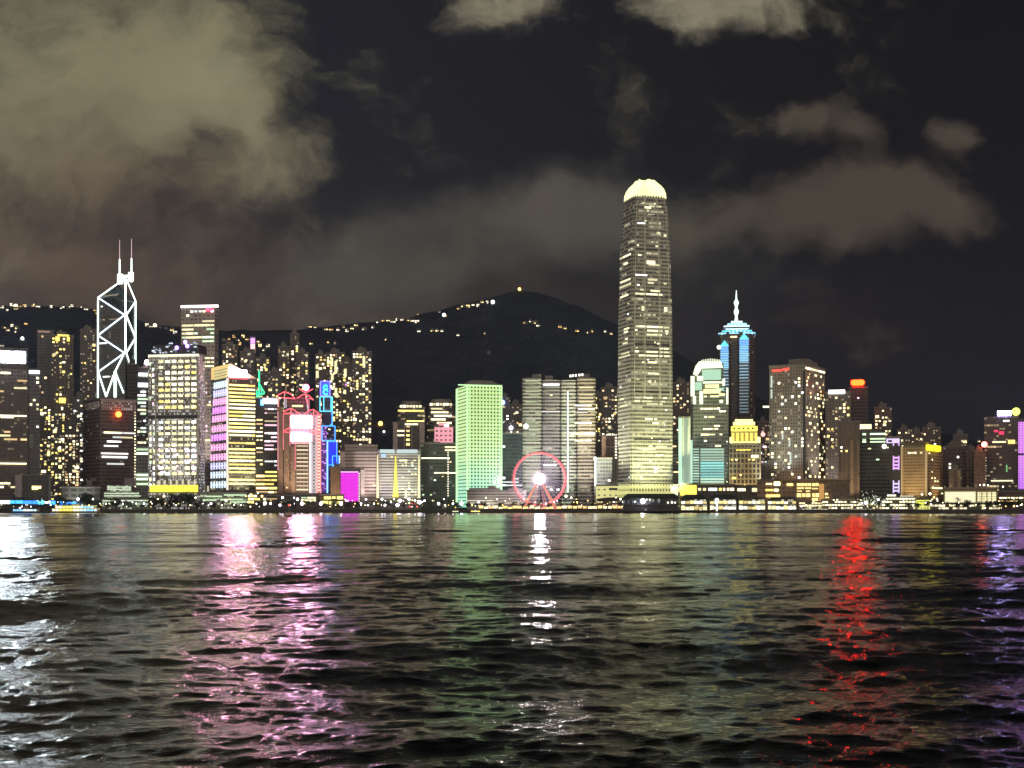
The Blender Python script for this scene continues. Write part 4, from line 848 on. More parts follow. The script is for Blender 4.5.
for q, sg in ((281.5, [(.1, .6), (.6, .95)]), (286.5, [(.05, .98)]), (296.5, [(.15, .8)]), (257, [(.0, .3), (.35, .95)]), (264.5, [(.4, .7)]), (330, [(.5, .9)]), (333, [(.5, .8)]), (344, [(.4, .8)]), (354, [(.3, .9)]), (357, [(.1, .95)]), (340, [(.6, .8)]), (399, [(.2, .5)]), (406, [(.2, .8)])): rowset(q, sg, False, 1.7)
for _ in range(70):
    q = rr.uniform(272, 480); f = rr.uniform(0, .94); tall_band(q, f, f+rr.uniform(.01, .07), rr.random() < .8, rr.choice((T1, DIMW, DIMW, WHITE)), rr.uniform(.9, 1.5), 'lit_window')
m = MB(); k = 1.0
for q in range(252, 490, 47):
    kq = kk(q); m = MB(); m.box(mx-hw*kq-.25, mx+hw*kq+.25, my-hd*kq*.84, my+hd*kq*.84, b.z(q)-1.2, b.z(q)+.6); m.build('refuge_floor', darkm, b.root)
pass
for f_ in (.0, .265, .30, .70, .735, 1.0):   # pale ribs running up beside the notches
    for (q0, k0), (q1, k1) in zip(prof, prof[1:]):
        if q0 > 490 or abs(q0-q1) < 2: continue
        m = MB(); m.tube((mx+hw*k0+.3, my-hd*k0*.84+hd*k0*1.68*f_, b.z(q0)), (mx+hw*k1+.3, my-hd*k1*.84+hd*k1*1.68*f_, b.z(q1)), .38, 5); m.build('facade_rib', paint_rib, b.root)
# crown: inward-curving fins, floodlight put in as glow, round an added glowing core
CG = glow('crown_glow_core', (1, .90, .28), 1.5, True); CF = glow('crown_fin_floodglow', (1, 1, .45), 1.7)
m = MB(); m.loft([(section(.66), b.z(198)), (section(.64), b.z(193.5)), (section(.56), b.z(190))]); m.build('crown_glow_core', CG, b.root)
per = section(1.0); 
def along(frac):
    tot = [math.dist(per[i], per[(i+1) % len(per)]) for i in range(len(per))]; d = frac*sum(tot)
    for i, t_ in enumerate(tot):
        if d <= t_: u = d/t_; p, q = per[i], per[(i+1) % len(per)]; return (p[0]+(q[0]-p[0])*u, p[1]+(q[1]-p[1])*u)
        d -= t_
    return per[0]
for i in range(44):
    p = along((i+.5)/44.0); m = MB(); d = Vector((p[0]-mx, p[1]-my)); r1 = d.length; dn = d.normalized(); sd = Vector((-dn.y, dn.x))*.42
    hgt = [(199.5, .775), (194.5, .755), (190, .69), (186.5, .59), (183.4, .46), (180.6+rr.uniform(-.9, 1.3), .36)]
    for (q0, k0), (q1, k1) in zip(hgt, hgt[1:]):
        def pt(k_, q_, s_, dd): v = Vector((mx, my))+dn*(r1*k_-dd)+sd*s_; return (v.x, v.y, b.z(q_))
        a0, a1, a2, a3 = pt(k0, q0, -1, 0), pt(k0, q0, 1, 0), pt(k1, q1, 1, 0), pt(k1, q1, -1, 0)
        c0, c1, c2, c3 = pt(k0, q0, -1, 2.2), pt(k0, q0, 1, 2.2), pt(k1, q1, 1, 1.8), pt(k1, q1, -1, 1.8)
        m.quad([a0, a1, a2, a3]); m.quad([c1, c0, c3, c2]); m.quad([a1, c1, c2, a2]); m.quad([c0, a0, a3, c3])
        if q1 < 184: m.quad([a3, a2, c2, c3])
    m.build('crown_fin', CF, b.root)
m = MB(); m.box(b.lx(617)-3, b.xr+4, my-hd-3, my+hd+3, 0, b.z(484.5)); m.build('podium', facade('podium_glow', (.55, .55, .42), (.3, .3, .2), 6, 3.4, .5, .5, face_glow=((.88, .86, .30), (.85, .86, .36), 30), face_glow_st=.80), b.root)

# --- right of the tallest tower
flats('dark apartment tower with sparse warm windows, directly right of the tallest tower', 672, 690, 383, 1950, .20, (WARM, PALE), RES, fh=4.4)
b = B('office_block', 'grey banded low block pressed against the right foot of the tallest tower', 670, 680, 437, 1570, cat='office block'); b.wall(facade('grey_band2', (.3, .3, .29), (.09, .09, .09), 3.6, 30, .5, .96)); b.win('rows', .4, 3.6, 3, 2.6, 1.2, (DIMW, WARM), seg=(1, 3)); b.flush()
b = B('stair_tower', 'thin pale green lit fin tower left of the fan-crowned tower', 678.5, 690.5, 418, 1530, cat='tower', depth=20); b.wall(facade('fin_tower', (.5, .55, .5), (.3, .32, .3), 30, 3, .96, .4)); b.box('light_fin', glow('fin_green', (.62, 1, .72), .95), 678.5, 682, 418, 484, -1.2); b.box('light_fin', glow('fin_green2', (.55, .85, .6), .38), 684, 687.5, 418, 484, -.8)
b = B('office_tower', 'tower with a curved shoulder and comb-like glowing crown, turquoise lit lower floors', 690, 729, 384, 1540, depth=38)
EX = facade('fan_tower_wall', (.15, .16, .15), (.05, .055, .05), 4, 3.2, .5, .85, lit=.04, ls=.5)
m = MB(); m.extrude_xz([(b.lx(690), 0), (b.lx(728.5), 0), (b.lx(728.5), b.z(398)), (b.lx(723.5), b.z(398)), (b.lx(723.5), b.z(363)), (b.lx(698), b.z(363)), (b.lx(694), b.z(372)), (b.lx(691.5), b.z(390)), (b.lx(690.3), b.z(404))], 0, b.d); m.build('wall', EX, b.root)
CG1 = glow('fan_crown_pale', (.90, 1, .66), 1.5); CG2 = glow('fan_crown_green', (.50, .88, .62), .85); CG3 = glow('fan_crown_yellow', (1, .93, .42), 1.35)  # floodlight on crown and shoulder is put into these parts as glow
m = MB(); m.extrude_xz([(b.lx(693), b.z(374)), (b.lx(695.5), b.z(366)), (b.lx(699), b.z(361.5)), (b.lx(721), b.z(361.5)), (b.lx(723), b.z(368)), (b.lx(702), b.z(368.5)), (b.lx(697), b.z(376))][::1], -2.2, -.1); m.build('crown_arch', CG1, b.root)
b.box('crown_screen', CG2, 702, 721, 369.5, 380, -1.2); b.box('crown_ledge', CG1, 697, 703, 376, 381, -1.4); b.box('crown_ledge', CG1, 703, 723, 381.5, 383.5, -1.6); b.box('crown_ledge', CG3, 705, 719, 384.5, 388, -1.4); b.box('crown_ledge', CG2, 716, 724, 388, 391, -1.2); b.box('crown_ledge', CG3, 703.5, 720.5, 389, 393.5, -1.8)
b.box('shoulder_glow', CG1, 690.6, 694.5, 376, 396, -1.6); b.box('shoulder_glow', CG2, 695, 702, 382, 390, -1.2); b.box('shoulder_glow', CG1, 693, 696, 396, 404, -1.4); b.box('shoulder_glow', CG1, 699.5, 703, 391, 404, -1.6); b.box('shoulder_glow', CG1, 722.5, 725, 379, 386, -1.4); b.box('shoulder_glow', CG1, 726.3, 728.3, 388, 404.5, -1.6); b.box('shoulder_glow', CG3, 719, 725, 393.5, 396, -1.7); b.box('shoulder_glow', CG1, 719.5, 723, 400, 403, -1.2)
for i in range(11): b.box('comb_fin', CG1, 701.5+i*1.75, 702.3+i*1.75, 358.6+abs(i-5)*.25, 361.6, -1.6, 1)
for q0, q1, w in ((703, 720, 396.5), (699.5, 721, 408.8), (718, 727, 411.5), (703, 716, 417), (704, 721, 426), (702, 719, 429), (709, 720, 432), (700, 716, 434.6), (718, 724, 434.6), (704, 707, 441), (714, 722, 446)):
    b.win('bands', .88, 1.8, 3.1, 2.9, 1.8, (PALE, CREAM), px0=q0, px1=q1, py0=w-.9, py1=w+.9, seg=(1, 3), off=.4)
TQ = [glow('turq_a', (.30, .85, .80), .85, var=.3), glow('turq_b', (.62, .95, .72), .75, var=.3), glow('turq_c', (.85, .95, .50), .75, var=.3)]
for i in range(15):
    w = 448.5+i*2.7; b.box('lit_floor', TQ[0] if 4 < i < 11 else TQ[1] if i < 13 else TQ[2], 700.5, 724, w, w+1.9, -1); b.box('lit_floor', TQ[1], 693, 699, w, w+1.4, -.8)
b.box('corner_light', glow('fin_green', (.62, 1, .72), .95), 690.4, 692.6, 440, 484, -1.2); b.win('scatter', .3, 4, 3, 1.2, 1.2, (GREENW, WHITE), px0=725, py0=440, py1=486); b.flush()

# --- spired tower
b = B('skyscraper', 'dark tower with a lit white-blue spire and two glowing blue window columns', 718, 755, 332, 1760, cat='skyscraper', depth=44)
CW_ = facade('spire_tower_glass', (.13, .125, .13), (.06, .065, .07), 4, 3, .5, .8, lit=.03, ls=.6); w = b.xr-b.xl
oct_ = [(b.xl, 10), (b.lx(721), 0), (b.lx(729), -3), (b.lx(731), 2), (b.lx(737.5), 2), (b.lx(739), -3), (b.lx(750), 0), (b.xr, 12), (b.xr, 34), (b.xr-8, 44), (b.xl+8, 44), (b.xl, 34)]
m = MB(); m.prism(oct_, 0, b.H); m.build('shaft', CW_, b.root)
CB = [glow('crown_blue', (.30, .70, 1), 1.7), glow('crown_ice', (.65, .88, 1), 1.6), glow('crown_cyan', (.12, .80, .85), 1.5)]
def tier(q0, q1, w0, w1, px0, px1, mat, name='crown_tier'):
    a0, a1 = b.lx(px0), b.lx(px1); c = (a0+a1)/2; h0 = (a1-a0)/2; h1 = h0*w1/w0; m = MB(); yc = 21
    m.loft([([(c-h0, yc-h0), (c+h0, yc-h0), (c+h0, yc+h0), (c-h0, yc+h0)], b.z(q0)), ([(c-h1, yc-h1), (c+h1, yc-h1), (c+h1, yc+h1), (c-h1, yc+h1)], b.z(q1))]); return m.build(name, mat, b.root)
RM = paint('crown_roof', (.10, .13, .18), .4)
tier(334, 328, 1, .72, 718.5, 755, RM, 'crown_roof'); tier(326.5, 321, 1, .45, 724, 749.5, RM, 'crown_roof')
for q0, pa, pb, mt in ((333.6, 718.3, 755.3, 0), (331.2, 722, 752, 2), (329, 725.5, 748.5, 1), (326, 723.8, 749.6, 1), (323.6, 727.5, 746.5, 0), (321.3, 731, 742.5, 1)):
    b.box('crown_ring', CB[mt], pa, pb, q0-.8, q0+.3, -2.0+(333.6-q0)*.5, 40-(333.6-q0)*.7)
for k in range(9): b.box('crown_lamp', CB[1], 721+k*3.8, 722.6+k*3.8, 330-abs(4-k)*-.6, 332-abs(4-k)*-.6, -1.6, 0)
for k in range(6): b.box('crown_lamp', CB[1], 727+k*3.7, 728.5+k*3.7, 324.2, 325.6, 4, 6)
b.box('window_band', WARM, 730.5, 737, 336.2, 337.2)
c = b.lx(736.3); b.Y = 1782; m = MB()
for q0, q1, r0, r1 in ((322, 316, 2.4, 1.3), (316, 312, 1.6, 3.2), (312, 308.5, 3.2, 1.6), (308.5, 306.5, 1.5, 1.5), (306.5, 303, 1.6, 3.3), (303, 300, 3.3, 1.5), (300, 290.5, 1.1, .35)): m.tube((c, 20, b.z(q0)), (c, 20, b.z(q1)), r0, 10, r1)
m.build('spire', glow('spire_white', (.74, 1, .92), 2.2), b.root); b.Y = 1760
CBL = [glow('col_blue_a', (.18, .48, 1), 1.5), glow('col_blue_b', (.30, .70, 1), 1.25), glow('col_blue_c', (.45, .75, .95), .7), glow('col_blue_d', (.5, .75, .85), .35)]
for px0, px1, t0 in ((720.3, 728.8, 346), (739.3, 748.8, 339.5)):
    m = MB(); m.extrude_xz([(b.lx(px0), b.z(t0)), (b.lx(px1), b.z(t0)), (b.lx((px0+px1)/2), b.z(t0-5.5))], -5, -3.1); m.build('column_peak', CB[2], b.root)
    n_ = 30 if px0 < 730 else 34
    for i in range(n_):
        q = t0+i*1.75 if i < 13 else t0+13*1.75+(i-13)*3.1
        if q > (404 if px0 < 730 else 412): break
        mt = CBL[0] if i < 4 else CBL[1] if i < 13 else CBL[2] if i < 19 else CBL[3]
        b.box('light_bar', mt if i % 3 or i > 8 else CBL[0], px0+rr.uniform(0, .3), px1-rr.uniform(0, .6), q, q+1.1, -4.6, -3.1)
m = MB(); m.ball((b.lx(719), -4, b.z(347.3)), 2.6, 8, 6); m.build('corner_lamp', glow('lamp_cream', (.95, 1, .75), 3.5), b.root)
b.flush()

# --- golden crowned block
b = B('office_tower', 'stepped block crowned in brilliant gold light below the spired tower', 729, 761, 446, 1530, depth=30)
b.wall(facade('gold_tower_wall', (.36, .30, .20), (.03, .028, .022), 5.6, 4.2, .70, .62, lit=.05, ls=.6))
GL = [glow('crown_goldlight', (1, .85, .10), 1.9, True), glow('crown_paleg', (1, .95, .35), 1.8)]
GWL = paint('gold_stone', (.55, .48, .30), .6)
b.box('crown_tier', GWL, 731, 757.5, 431, 446, 1, 26); b.box('crown_tier', GWL, 733, 755, 424, 431, 3, 24); b.box('crown_tier', GL[1], 735, 753, 419, 424, 4, 20)
for i in range(6): b.box('lit_column', GL[0], 732+i*4.6, 734+i*4.6, 433, 441, -.6, .9)
b.box('lit_frieze', GL[0], 731, 757.5, 426.2, 431, .2, .9); b.box('lit_frieze', GL[1], 733, 755, 421.8, 425, 1.8, 2.9); b.box('lit_frieze', GL[1], 731, 758, 441.5, 442.6, -.4, .9)
for i in range(5): b.box('arch_window', darkm, 733.5+i*4.6, 735.3+i*4.6, 427.4, 429.4, -.1, .2)
for q0, q1 in ((729.6, 733), (757, 760.4)): b.box('corner_turret', GL[1], q0, q1, 437, 443, -.4, 3)
b.box('lit_window', CREAM, 751, 758.5, 455, 457.5); b.box('lit_window', GOLD, 732, 736, 477, 479); b.win('scatter', .05, 5.6, 4.2, 2.2, 1.3, (GOLD, WARM), py0=452); b.box('cornice', GL[0], 736, 751, 449.5, 450.4, -.4); b.flush()
b = B('office_block', 'low dim brown block right of the gold-crowned tower', 757, 770.5, 464, 1560, cat='office block'); b.wall(facade('dim_brown', (.18, .15, .12), (.08, .065, .05), 5, 5, .5, .6)); b.win('scatter', .05, 5, 5, 2, 1.4, (WARM,)); b.flush()
b = flats('dark tower with pink and white specks, just right of the gold crown', 757, 771, 422, 1900, .10, (WHITE, PINKW, WARM), RES); m = MB(); m.ball((b.lx(763), -2, b.z(434.5)), 3, 8, 6); m.build('pink_lamp', glow('lamp_pinkish', (1, .45, .42), 2), b.root)
b.box('roof_light', PALE, 763, 769, 406, 407.5, 0, 3); b.box('roof_mast', darkm, 765, 767, 407.5, 422, 1, 3)

# --- large flats with red sign
b = B('apartment_tower', 'broad grey tower with a thin red sign strip and scattered white windows', 769.3, 825, 365, 1540, xc=805, alpha=.55, cat='apartment tower')
LF = facade('broad_flats', (.36, .31, .26), (.075, .07, .068), 3.6, 3.0, .55, .45, lit=.13, lc=(1, .88, .65), ls=1.1, grough=.6)
b.wall(LF); b.box('roof_house', conc, 791, 804.5, 358, 364.5, 4, 24); b.box('roof_house', conc, 806, 821, 358.5, 365, 4, 20, side=True)
b.box('sign_panel', glow('sign_red_dim', (1, .07, .05), 1.6), 772.5, 782, 367.8, 370.2); b.box('sign_panel', glow('sign_red_dim', (1, .07, .05), 1.6), 783, 789, 367, 369.5)
b.win('bands', .8, 3.6, 3.6, 2.8, 2, (CREAM, PALE), px0=791, py0=366, py1=369, seg=(1, 2)); b.win('bands', .85, 3.6, 3.6, 2.8, 2, (CREAM, PALE), side=True, py0=366, py1=369, seg=(1, 2))
b.win('scatter', .14, 3.9, 3.6, 2.1, 2.2, (PALE, WHITE, CREAM), px0=770, py0=373, py1=486); b.win('scatter', .17, 4.2, 3.6, 2.2, 2.2, (PALE, CREAM, WARM), side=True, py0=371, py1=486)
for q, w0, w1 in ((771, 374, 386), (771, 388, 397), (782, 433, 439), (789, 440, 446), (790, 452, 464)): b.box('stair_light', glow('stair_cool', (.85, 1, .85), .8), q, q+1.3, w0, w1)
b.box('recess_shade_strip', darkm, 803, 805, 371, 486, -.3); b.flush()  # flat dark strip on the wall, painted shade in place of a recess
# --- tower with white strip, red sign tower
b = B('apartment_tower', 'brown tower with a bright white sign bar on its roof, beside the broad grey tower', 825.5, 851, 393, 1570, cat='apartment tower'); b.wall(RES); b.box('sign_panel', glow('sign_warm_white', (1, .95, .80), 4), 828.5, 845, 390, 393.8, -1.5, 2)
b.win('scatter', .22, 3.9, 4, 2.2, 2.2, (GOLD, CREAM, WARM), py0=396, py1=482); b.flush()
b = B('office_tower', 'slim dark tower carrying the brilliant red and yellow rooftop sign', 848.5, 868, 388, 1620); b.wall(facade('red_dark', (.09, .06, .06), (.04, .03, .03), 4, 3, .5, .8)); b.box('sign_mount', darkm, 853, 862, 384.5, 388.2, 2, 6); b.box('spill_blocker', darkm, 850.6, 851, 378, 387, -16, 1)  # deep side plate added to block red spill onto the next tower
m = MB(); m.box(b.lx(853.6), b.lx(861.7), -1.6, 1, b.z(385.4), b.z(379.8)); m.tube((b.lx(853.6), -1.6, b.z(382.6)), (b.lx(853.6), 1, b.z(382.6)), b.z(379.8)-b.z(382.6), 14); m.tube((b.lx(861.7), -1.6, b.z(382.6)), (b.lx(861.7), 1, b.z(382.6)), b.z(379.8)-b.z(382.6), 14); m.build('sign_panel', glow('sign_scarlet', (1, .0065, .0006), 95, True), b.root); b.win('scatter', .03, 4, 4, 2, 1.6, (PALE, PINKW)); b.flush()
b = B('office_tower', 'brown tower with pale vertical ribs, in front of the tower with the red sign', 838, 860, 422, 1520); b.wall(facade('rib_brown', (.22, .17, .13), (.09, .07, .055), 40, 4.4, .96, .45)); b.box('corner_fin', paint('fin_brown', (.34, .26, .19), .6), 850, 853.5, 440, 500, -1.5); b.box('corner_fin', paint('fin_brown2', (.25, .19, .14), .6), 856.6, 859.6, 440, 500, -1.5); b.win('scatter', .10, 4, 4, 2, 1.8, (CREAM, GOLD, WHITE), px1=850); b.flush()
# --- ferry terminal block (orange windows)
b = B('terminal_building', 'wide low orange terminal block with rows of big yellow windows', 757, 850, 480.5, 1440, cat='terminal', depth=34)
b.wall(facade('terminal_wall', (.34, .23, .15), (.12, .085, .055), 5, 5, .5, .6)); b.box('roof_slab', paint('slab_brown', (.38, .28, .20), .6), 780, 851, 479, 480.6, -4, 30)
for q0, q1, w0, w1 in [(797+i*3.6, 800.2+i*3.6, 483.3, 486) for i in range(4)]+[(812.2+i*3.4, 815.2+i*3.4, 483.3, 486) for i in range(2)]+[(797+i*4.7, 800.8+i*4.7, 493.3, 497) for i in range(3)]+[(812.3+i*3.6, 815.4+i*3.6, 493.3, 497) for i in range(2)]+[(797, 804, 487.5, 488.8), (805, 811, 487.5, 488.8), (812, 818, 488, 489.3), (797, 802, 490.6, 491.6), (806, 810, 490.6, 491.6), (812, 818, 498, 501), (825, 828, 493, 495), (825, 829, 497, 498)]: b.box('large_window', glow('term_yellow', (1, .80, .28), 1.7, var=.25), q0, q1, w0, w1)
b.box('stair_bay', glow('bay_orange', (1, .50, .13), .62), 819, 824, 484, 501, -1.2); 
for q0, q1, w0, w1, mt in ((766, 772, 483, 484.5, WARM), (774, 780, 481.8, 485.5, PALE), (787, 793, 483.4, 485.6, GOLD), (765.5, 773, 489, 491, GOLD), (774, 778.5, 488.8, 491.3, CREAM), (766, 780, 494.6, 497, GOLD), (769, 776, 498, 500, GOLD)): b.box('large_window', mt, q0, q1, w0, w1)
b.box('side_bay', facade('dim_bays', (.22, .16, .11), (.08, .06, .045), 5.5, 5, .6, .6), 832, 849, 484, 501, -.8); b.flush()
# --- dark block with violet columns
b = B('office_block', 'black glass block with pale green top stripes and a violet lit strip', 858.5, 901, 438, 1530, cat='office block')
b.wall(facade('black_block5', (.035, .04, .035), (.022, .026, .024), 4, 3.2, .6, .85)); b.box('sign_panel', glow('sign_cream_box', (1, .90, .50), 1.7), 858.5, 871.5, 424, 428.5, 1, 5); b.box('sign_panel', glow('sign_hot', (1, .6, .6), 3.5), 857.5, 860.2, 424, 429, 0, 5); b.box('roof_house', facade('roofhouse_dark', (.05, .055, .05), (.03, .03, .03), 4, 3, .5, .8), 858.5, 885, 429, 438, 3, 26)
for w in (433.8, 438.8, 441.8): b.box('window_band', GREENW, 870, 885.5, w-.7, w+.7, -.6, 3); 
for w in (434, 439.5, 441.5): b.box('window_band', GREENW, 862.5, 866, w-.8, w+.8, -.6, 3)
m = MB(); m.ball((b.lx(884.3), -2, b.z(446.5)), 2.4, 8, 6); m.build('white_lamp', glow('lamp_warmwhite', (1, .93, .8), 6), b.root); b.box('small_lamp', PALE, 887, 888.6, 447, 448.4); b.win('scatter', .006, 4, 4, 3.2, 1.2, (CREAM, GREENW))
VL = [glow('violet_pale', (.72, .58, 1), 1.3), glow('violet_mid', (.80, .42, 1), 1.2)]
b.box('violet_panel', VL[0], 886.3, 899.5, 438.7, 443.2, -.8); b.box('violet_panel', darkm, 888, 892, 440.2, 442.2, -1.1, -.8)
for q in (892.8, 898.2):
    for w0, w1 in ((443, 446), (456, 470), (480.5, 493)): b.box('violet_strip', VL[0] if w0 > 470 else VL[1], q, q+1.3, w0, w1, -.8)
for w in (457, 460.6, 464.2, 467.4): b.box('violet_panel', VL[1], 893.5, 899, w, w+1.9, -.6)
for w in (483, 486.6, 490): b.box('violet_panel', VL[0], 893.5, 899, w, w+1.7, -.6)
b.flush()
flats('hillside tower with bright clustered windows, behind the black glass block', 874, 892, 408, 1900, .22, (PALE, CREAM, WARM), RES, fh=4.6)
HR = [(897, 912, 430, .42, 'short apartment block with busy warm windows behind the left of the beige tower'), (910, 924, 433, .36, 'short apartment block with busy warm windows behind the middle of the beige tower'),
      (922, 941, 428, .14, 'dark apartment tower rising behind the yellow sign'), (953, 968, 435, .16, 'brown apartment tower with a few roof lights, right of the yellow sign')]
for q0, q1, t0, p, lab in HR: flats(lab, q0, q1, t0, 1850, p, (PALE, WARM, CREAM), RES, fh=4.4)
# --- beige block with yellow sign
b = B('office_tower', 'beige finely banded tower with a bright yellow sign at its top right', 901, 943, 447, 1500, xc=926.5, alpha=.62)
BW = facade('beige_banded', (.42, .32, .19), (.14, .10, .06), 3.3, 2.6, .48, .66); b.wall(BW)
b.box('roof_storey', paint('roof_beige', (.25, .19, .12), .7), 902.5, 925, 441.5, 446.6, 2, 14)
b.box('sign_panel', glow('sign_yellow', (1, .92, .01), 2.6, True), 926, 938.5, 444.8, 450.2, -2.6, 0, side=True); b.box('edge_fin', glow('fin_amber', (1, .68, .28), .45), 925.6, 927.3, 451, 496, -1.4, 0); b.box('edge_fin', glow('fin_amber', (1, .68, .28), .45), 901.3, 902.5, 446, 496, -1.4, 0)
b.win('scatter', .02, 3.3, 3, 2.4, 1.2, (PALE, CREAM)); b.win('scatter', .05, 3.3, 3, 2.4, 1.2, (PALE, CREAM), side=True); b.win('scatter', .4, 3.3, 3, 2.2, 1.4, (PALE, CREAM), py0=451, py1=455); b.box('window_band', CREAM, 932, 941.5, 487, 488.4, side=True); b.flush()
# --- brown blocks right
for q0, q1, t0, Y_, col_, lab in ((943, 969, 447, 1600, (.13, .09, .08), 'dark maroon block right of the beige banded tower'), (949, 962, 470, 1520, (.22, .17, .14), 'small block with a pale rounded right side, above the long lit white shed'), (966, 979, 451, 1580, (.17, .12, .10), 'maroon block with few white lights, left of the red ball lamp'), (974, 986, 452, 1540, (.24, .16, .13), 'pinkish brown windowless slab under the red ball lamp')):
    b = B('office_block', lab, q0, q1, t0, Y_, cat='office block'); b.wall(facade('maroon'+str(q0), col_, tuple(c*.4 for c in col_), 4, 3.6, .5, .6, lit=.02, ls=.5)); b.plant(.2, .7, 4)
    if q0 == 949: b.box('rounded_bay', paint('bay_pale', (.45, .37, .28), .6), 957.5, 960.5, 470.5, 493, -2.5)
    b.win('scatter', .03, 4, 4, 2, 2, (WHITE, PALE)); b.flush()
b = ALLB[-1]; m = MB(); m.ball((b.lx(984.3), -3, b.z(444.6)), 3.1, 12, 8); m.build('red_ball_lamp', glow('lamp_redwhite', (1, .12, .08), 14, True), b.root); b.box('lamp_mast', darkm, 984, 984.7, 446, 452, -3.3, -2.7)
for i in range(12): b._w(False, b.lx(986), b.z(458+i*2.6), 1, 1, DIMW, .5)
b.flush()
# --- right edge
b = B('office_tower', 'tower at right with a blue-white sign and round yellow emblem, faint red lights halfway', 984, 1018, 418, 1560); b.wall(facade('right_tower', (.13, .115, .12), (.05, .045, .05), 4, 3.2, .5, .8, lit=.12, ls=.8, runs=.07))
b.box('sign_panel', glow('sign_cobalt', (.42, .34, 1), 45, True), 997.5, 1011, 411, 415.6, -1.5, 1); m = MB(); m.tube((b.lx(1016), -2, b.z(412)), (b.lx(1016), 0, b.z(412)), 4.3, 20); m.build('emblem_disc', glow('disc_yellow', (1, .92, .12), 3), b.root); b.box('sign_mount', darkm, 996, 1017.5, 415.8, 418, 0, 3)
b.win('rows', .5, 4.4, 3.4, 3, 1.8, (WHITE, PALE, PINKW), py0=419, py1=438, seg=(2, 4)); b.box('red_panel', glow('panel_crimson', (1, .03, .12), 1.6), 994, 998, 430, 432); b.box('red_panel', glow('panel_crimson', (1, .03, .12), 1.6), 999, 1004, 431.5, 434.5); b.box('yellow_panel', glow('panel_amber', (1, .70, .2), 1.6), 1008, 1015, 440, 444)
b.win('rows', .25, 4.4, 3.4, 3, 1.6, (WARM, PALE, DIMW), py0=440, py1=490, seg=(1, 4)); b.box('window_band', PALE, 991, 1013, 480.3, 481.3); b.box('green_panel', glow('panel_green', (.4, 1, .4), .5), 1006, 1007.5, 465, 472); b.flush()
b = B('led_tower', 'tower at the right edge covered in a bright violet LED screen', 1018, 1060, 420, 1450, depth=30); b.wall(paint('led_backing', (.08, .06, .09), .5))
for w0, w1 in ((421.5, 453), (455, 489)): b.box('led_screen', facade('violet_led%d' % w0, (.3, .15, .35), (.1, .02, .15), 2.6, 2.6, .4, .4, face_glow=((.80, .28, 1), (.50, .14, 1), 90), face_glow_st=1.1), 1018.3, 1060, w0, w1, -1, -.05)

# ================================================================== waterfront
ORD = ['first', 'second', 'third', 'fourth', 'fifth', 'sixth', 'seventh', 'eighth', 'ninth', 'tenth', 'eleventh', 'twelfth', 'thirteenth', 'fourteenth', 'fifteenth', 'sixteenth', 'seventeenth', 'eighteenth', 'nineteenth', 'twentieth']
LM = [(0, 50, 'the blue-lit stage'), (50, 104, 'the low grey hall'), (104, 148, 'the pale green stepped building'), (148, 205, 'the yellow-glowing lobby'), (205, 250, 'the violet-sided tower'), (250, 277, 'the blue-white sign tower'),
      (277, 320, 'the red neon bank'), (320, 341, 'the blue neon tower'), (341, 361, 'the magenta screen'), (361, 378, 'the pinkish hotel'), (378, 421, 'the yellow light cone'), (421, 457, 'the broad dark block'),
      (457, 513, 'the green tower'), (513, 567, 'the ferris wheel'), (567, 600, 'the right striped tower'), (600, 622, 'the yellow-green podium'), (622, 682, 'the dark pier house'), (682, 729, 'the fan-crowned tower'),
      (729, 762, 'the gold-crowned block'), (762, 800, 'the left half of the orange terminal'), (800, 852, 'the right half of the orange terminal'), (852, 901, 'the black glass block'), (901, 943, 'the yellow sign tower'), (943, 1000, 'the long lit white shed'), (1000, 1100, 'the right edge of the photo')]
_cnt = {}
def where(px):
    for a, b_, n in LM:
        if px < b_: return n
    return LM[-1][2]
def nth(key, px):
    k = (key, where(px)); _cnt[k] = _cnt.get(k, 0)+1; return ORD[min(_cnt[k]-1, 19)]
def empty(name, x, y, z, rz=0):
    o = bpy.data.objects.new(name, None); sc.collection.objects.link(o); o.location = (x, y, z); o.rotation_euler = (0, 0, rz); return o

# ---- low buildings: blocks placed with the same class, base on the quay
def low(label, x0, x1, top, Y, wall, depth=14, cat='low building', name='pavilion'):
    b = B(name, label, x0, x1, top, Y, cat=cat, depth=depth); b.wall(wall); return b
GH = facade('green_tier', (.5, .55, .48), (.12, .15, .12), 2.6, 3, .5, .8, lit=.55, lc=(.85, 1, .75), ls=.9)
b = low('pale green lit stepped building of three tiers with a glass fan roof', 102, 151, 499.5, 1440, GH, 20); b.box('middle_tier', GH, 104, 139, 492, 497.9, 3, 18); b.box('upper_tier', GH, 107, 131.5, 485.5, 491.9, 5, 16)
for q0, q1, w in ((107, 131, 487), (107, 131, 489.5), (104, 139, 493.5), (104, 141, 496), (103, 133, 501), (120, 151, 500.5), (103, 150, 504)): b.box('lit_strip', glow('tier_green', (.82, 1, .70), .9), q0, q1, w-.5, w+.4, -.3 if w > 499 else 2.6, 0 if w > 499 else 2.9)
b = low('long low pale-lit pavilion with two floors, at the foot of the violet-sided tower', 200, 247, 493.5, 1440, facade('pale_pav', (.42, .45, .38), (.1, .1, .09), 4, 3.4, .5, .8, lit=.45, lc=(.9, 1, .7), ls=.8), 16)
b.box('roof_slab', paint('slab_green', (.4, .43, .36), .6), 199.5, 248, 492.5, 493.6, -2, 16)
for q0, q1, w in ((206, 222, 496.4), (224, 246, 495), (202, 216, 500), (220, 243, 499.5), (230, 246, 502)): b.box('lit_strip', GREENW, q0, q1, w-.7, w+.7, -.4)
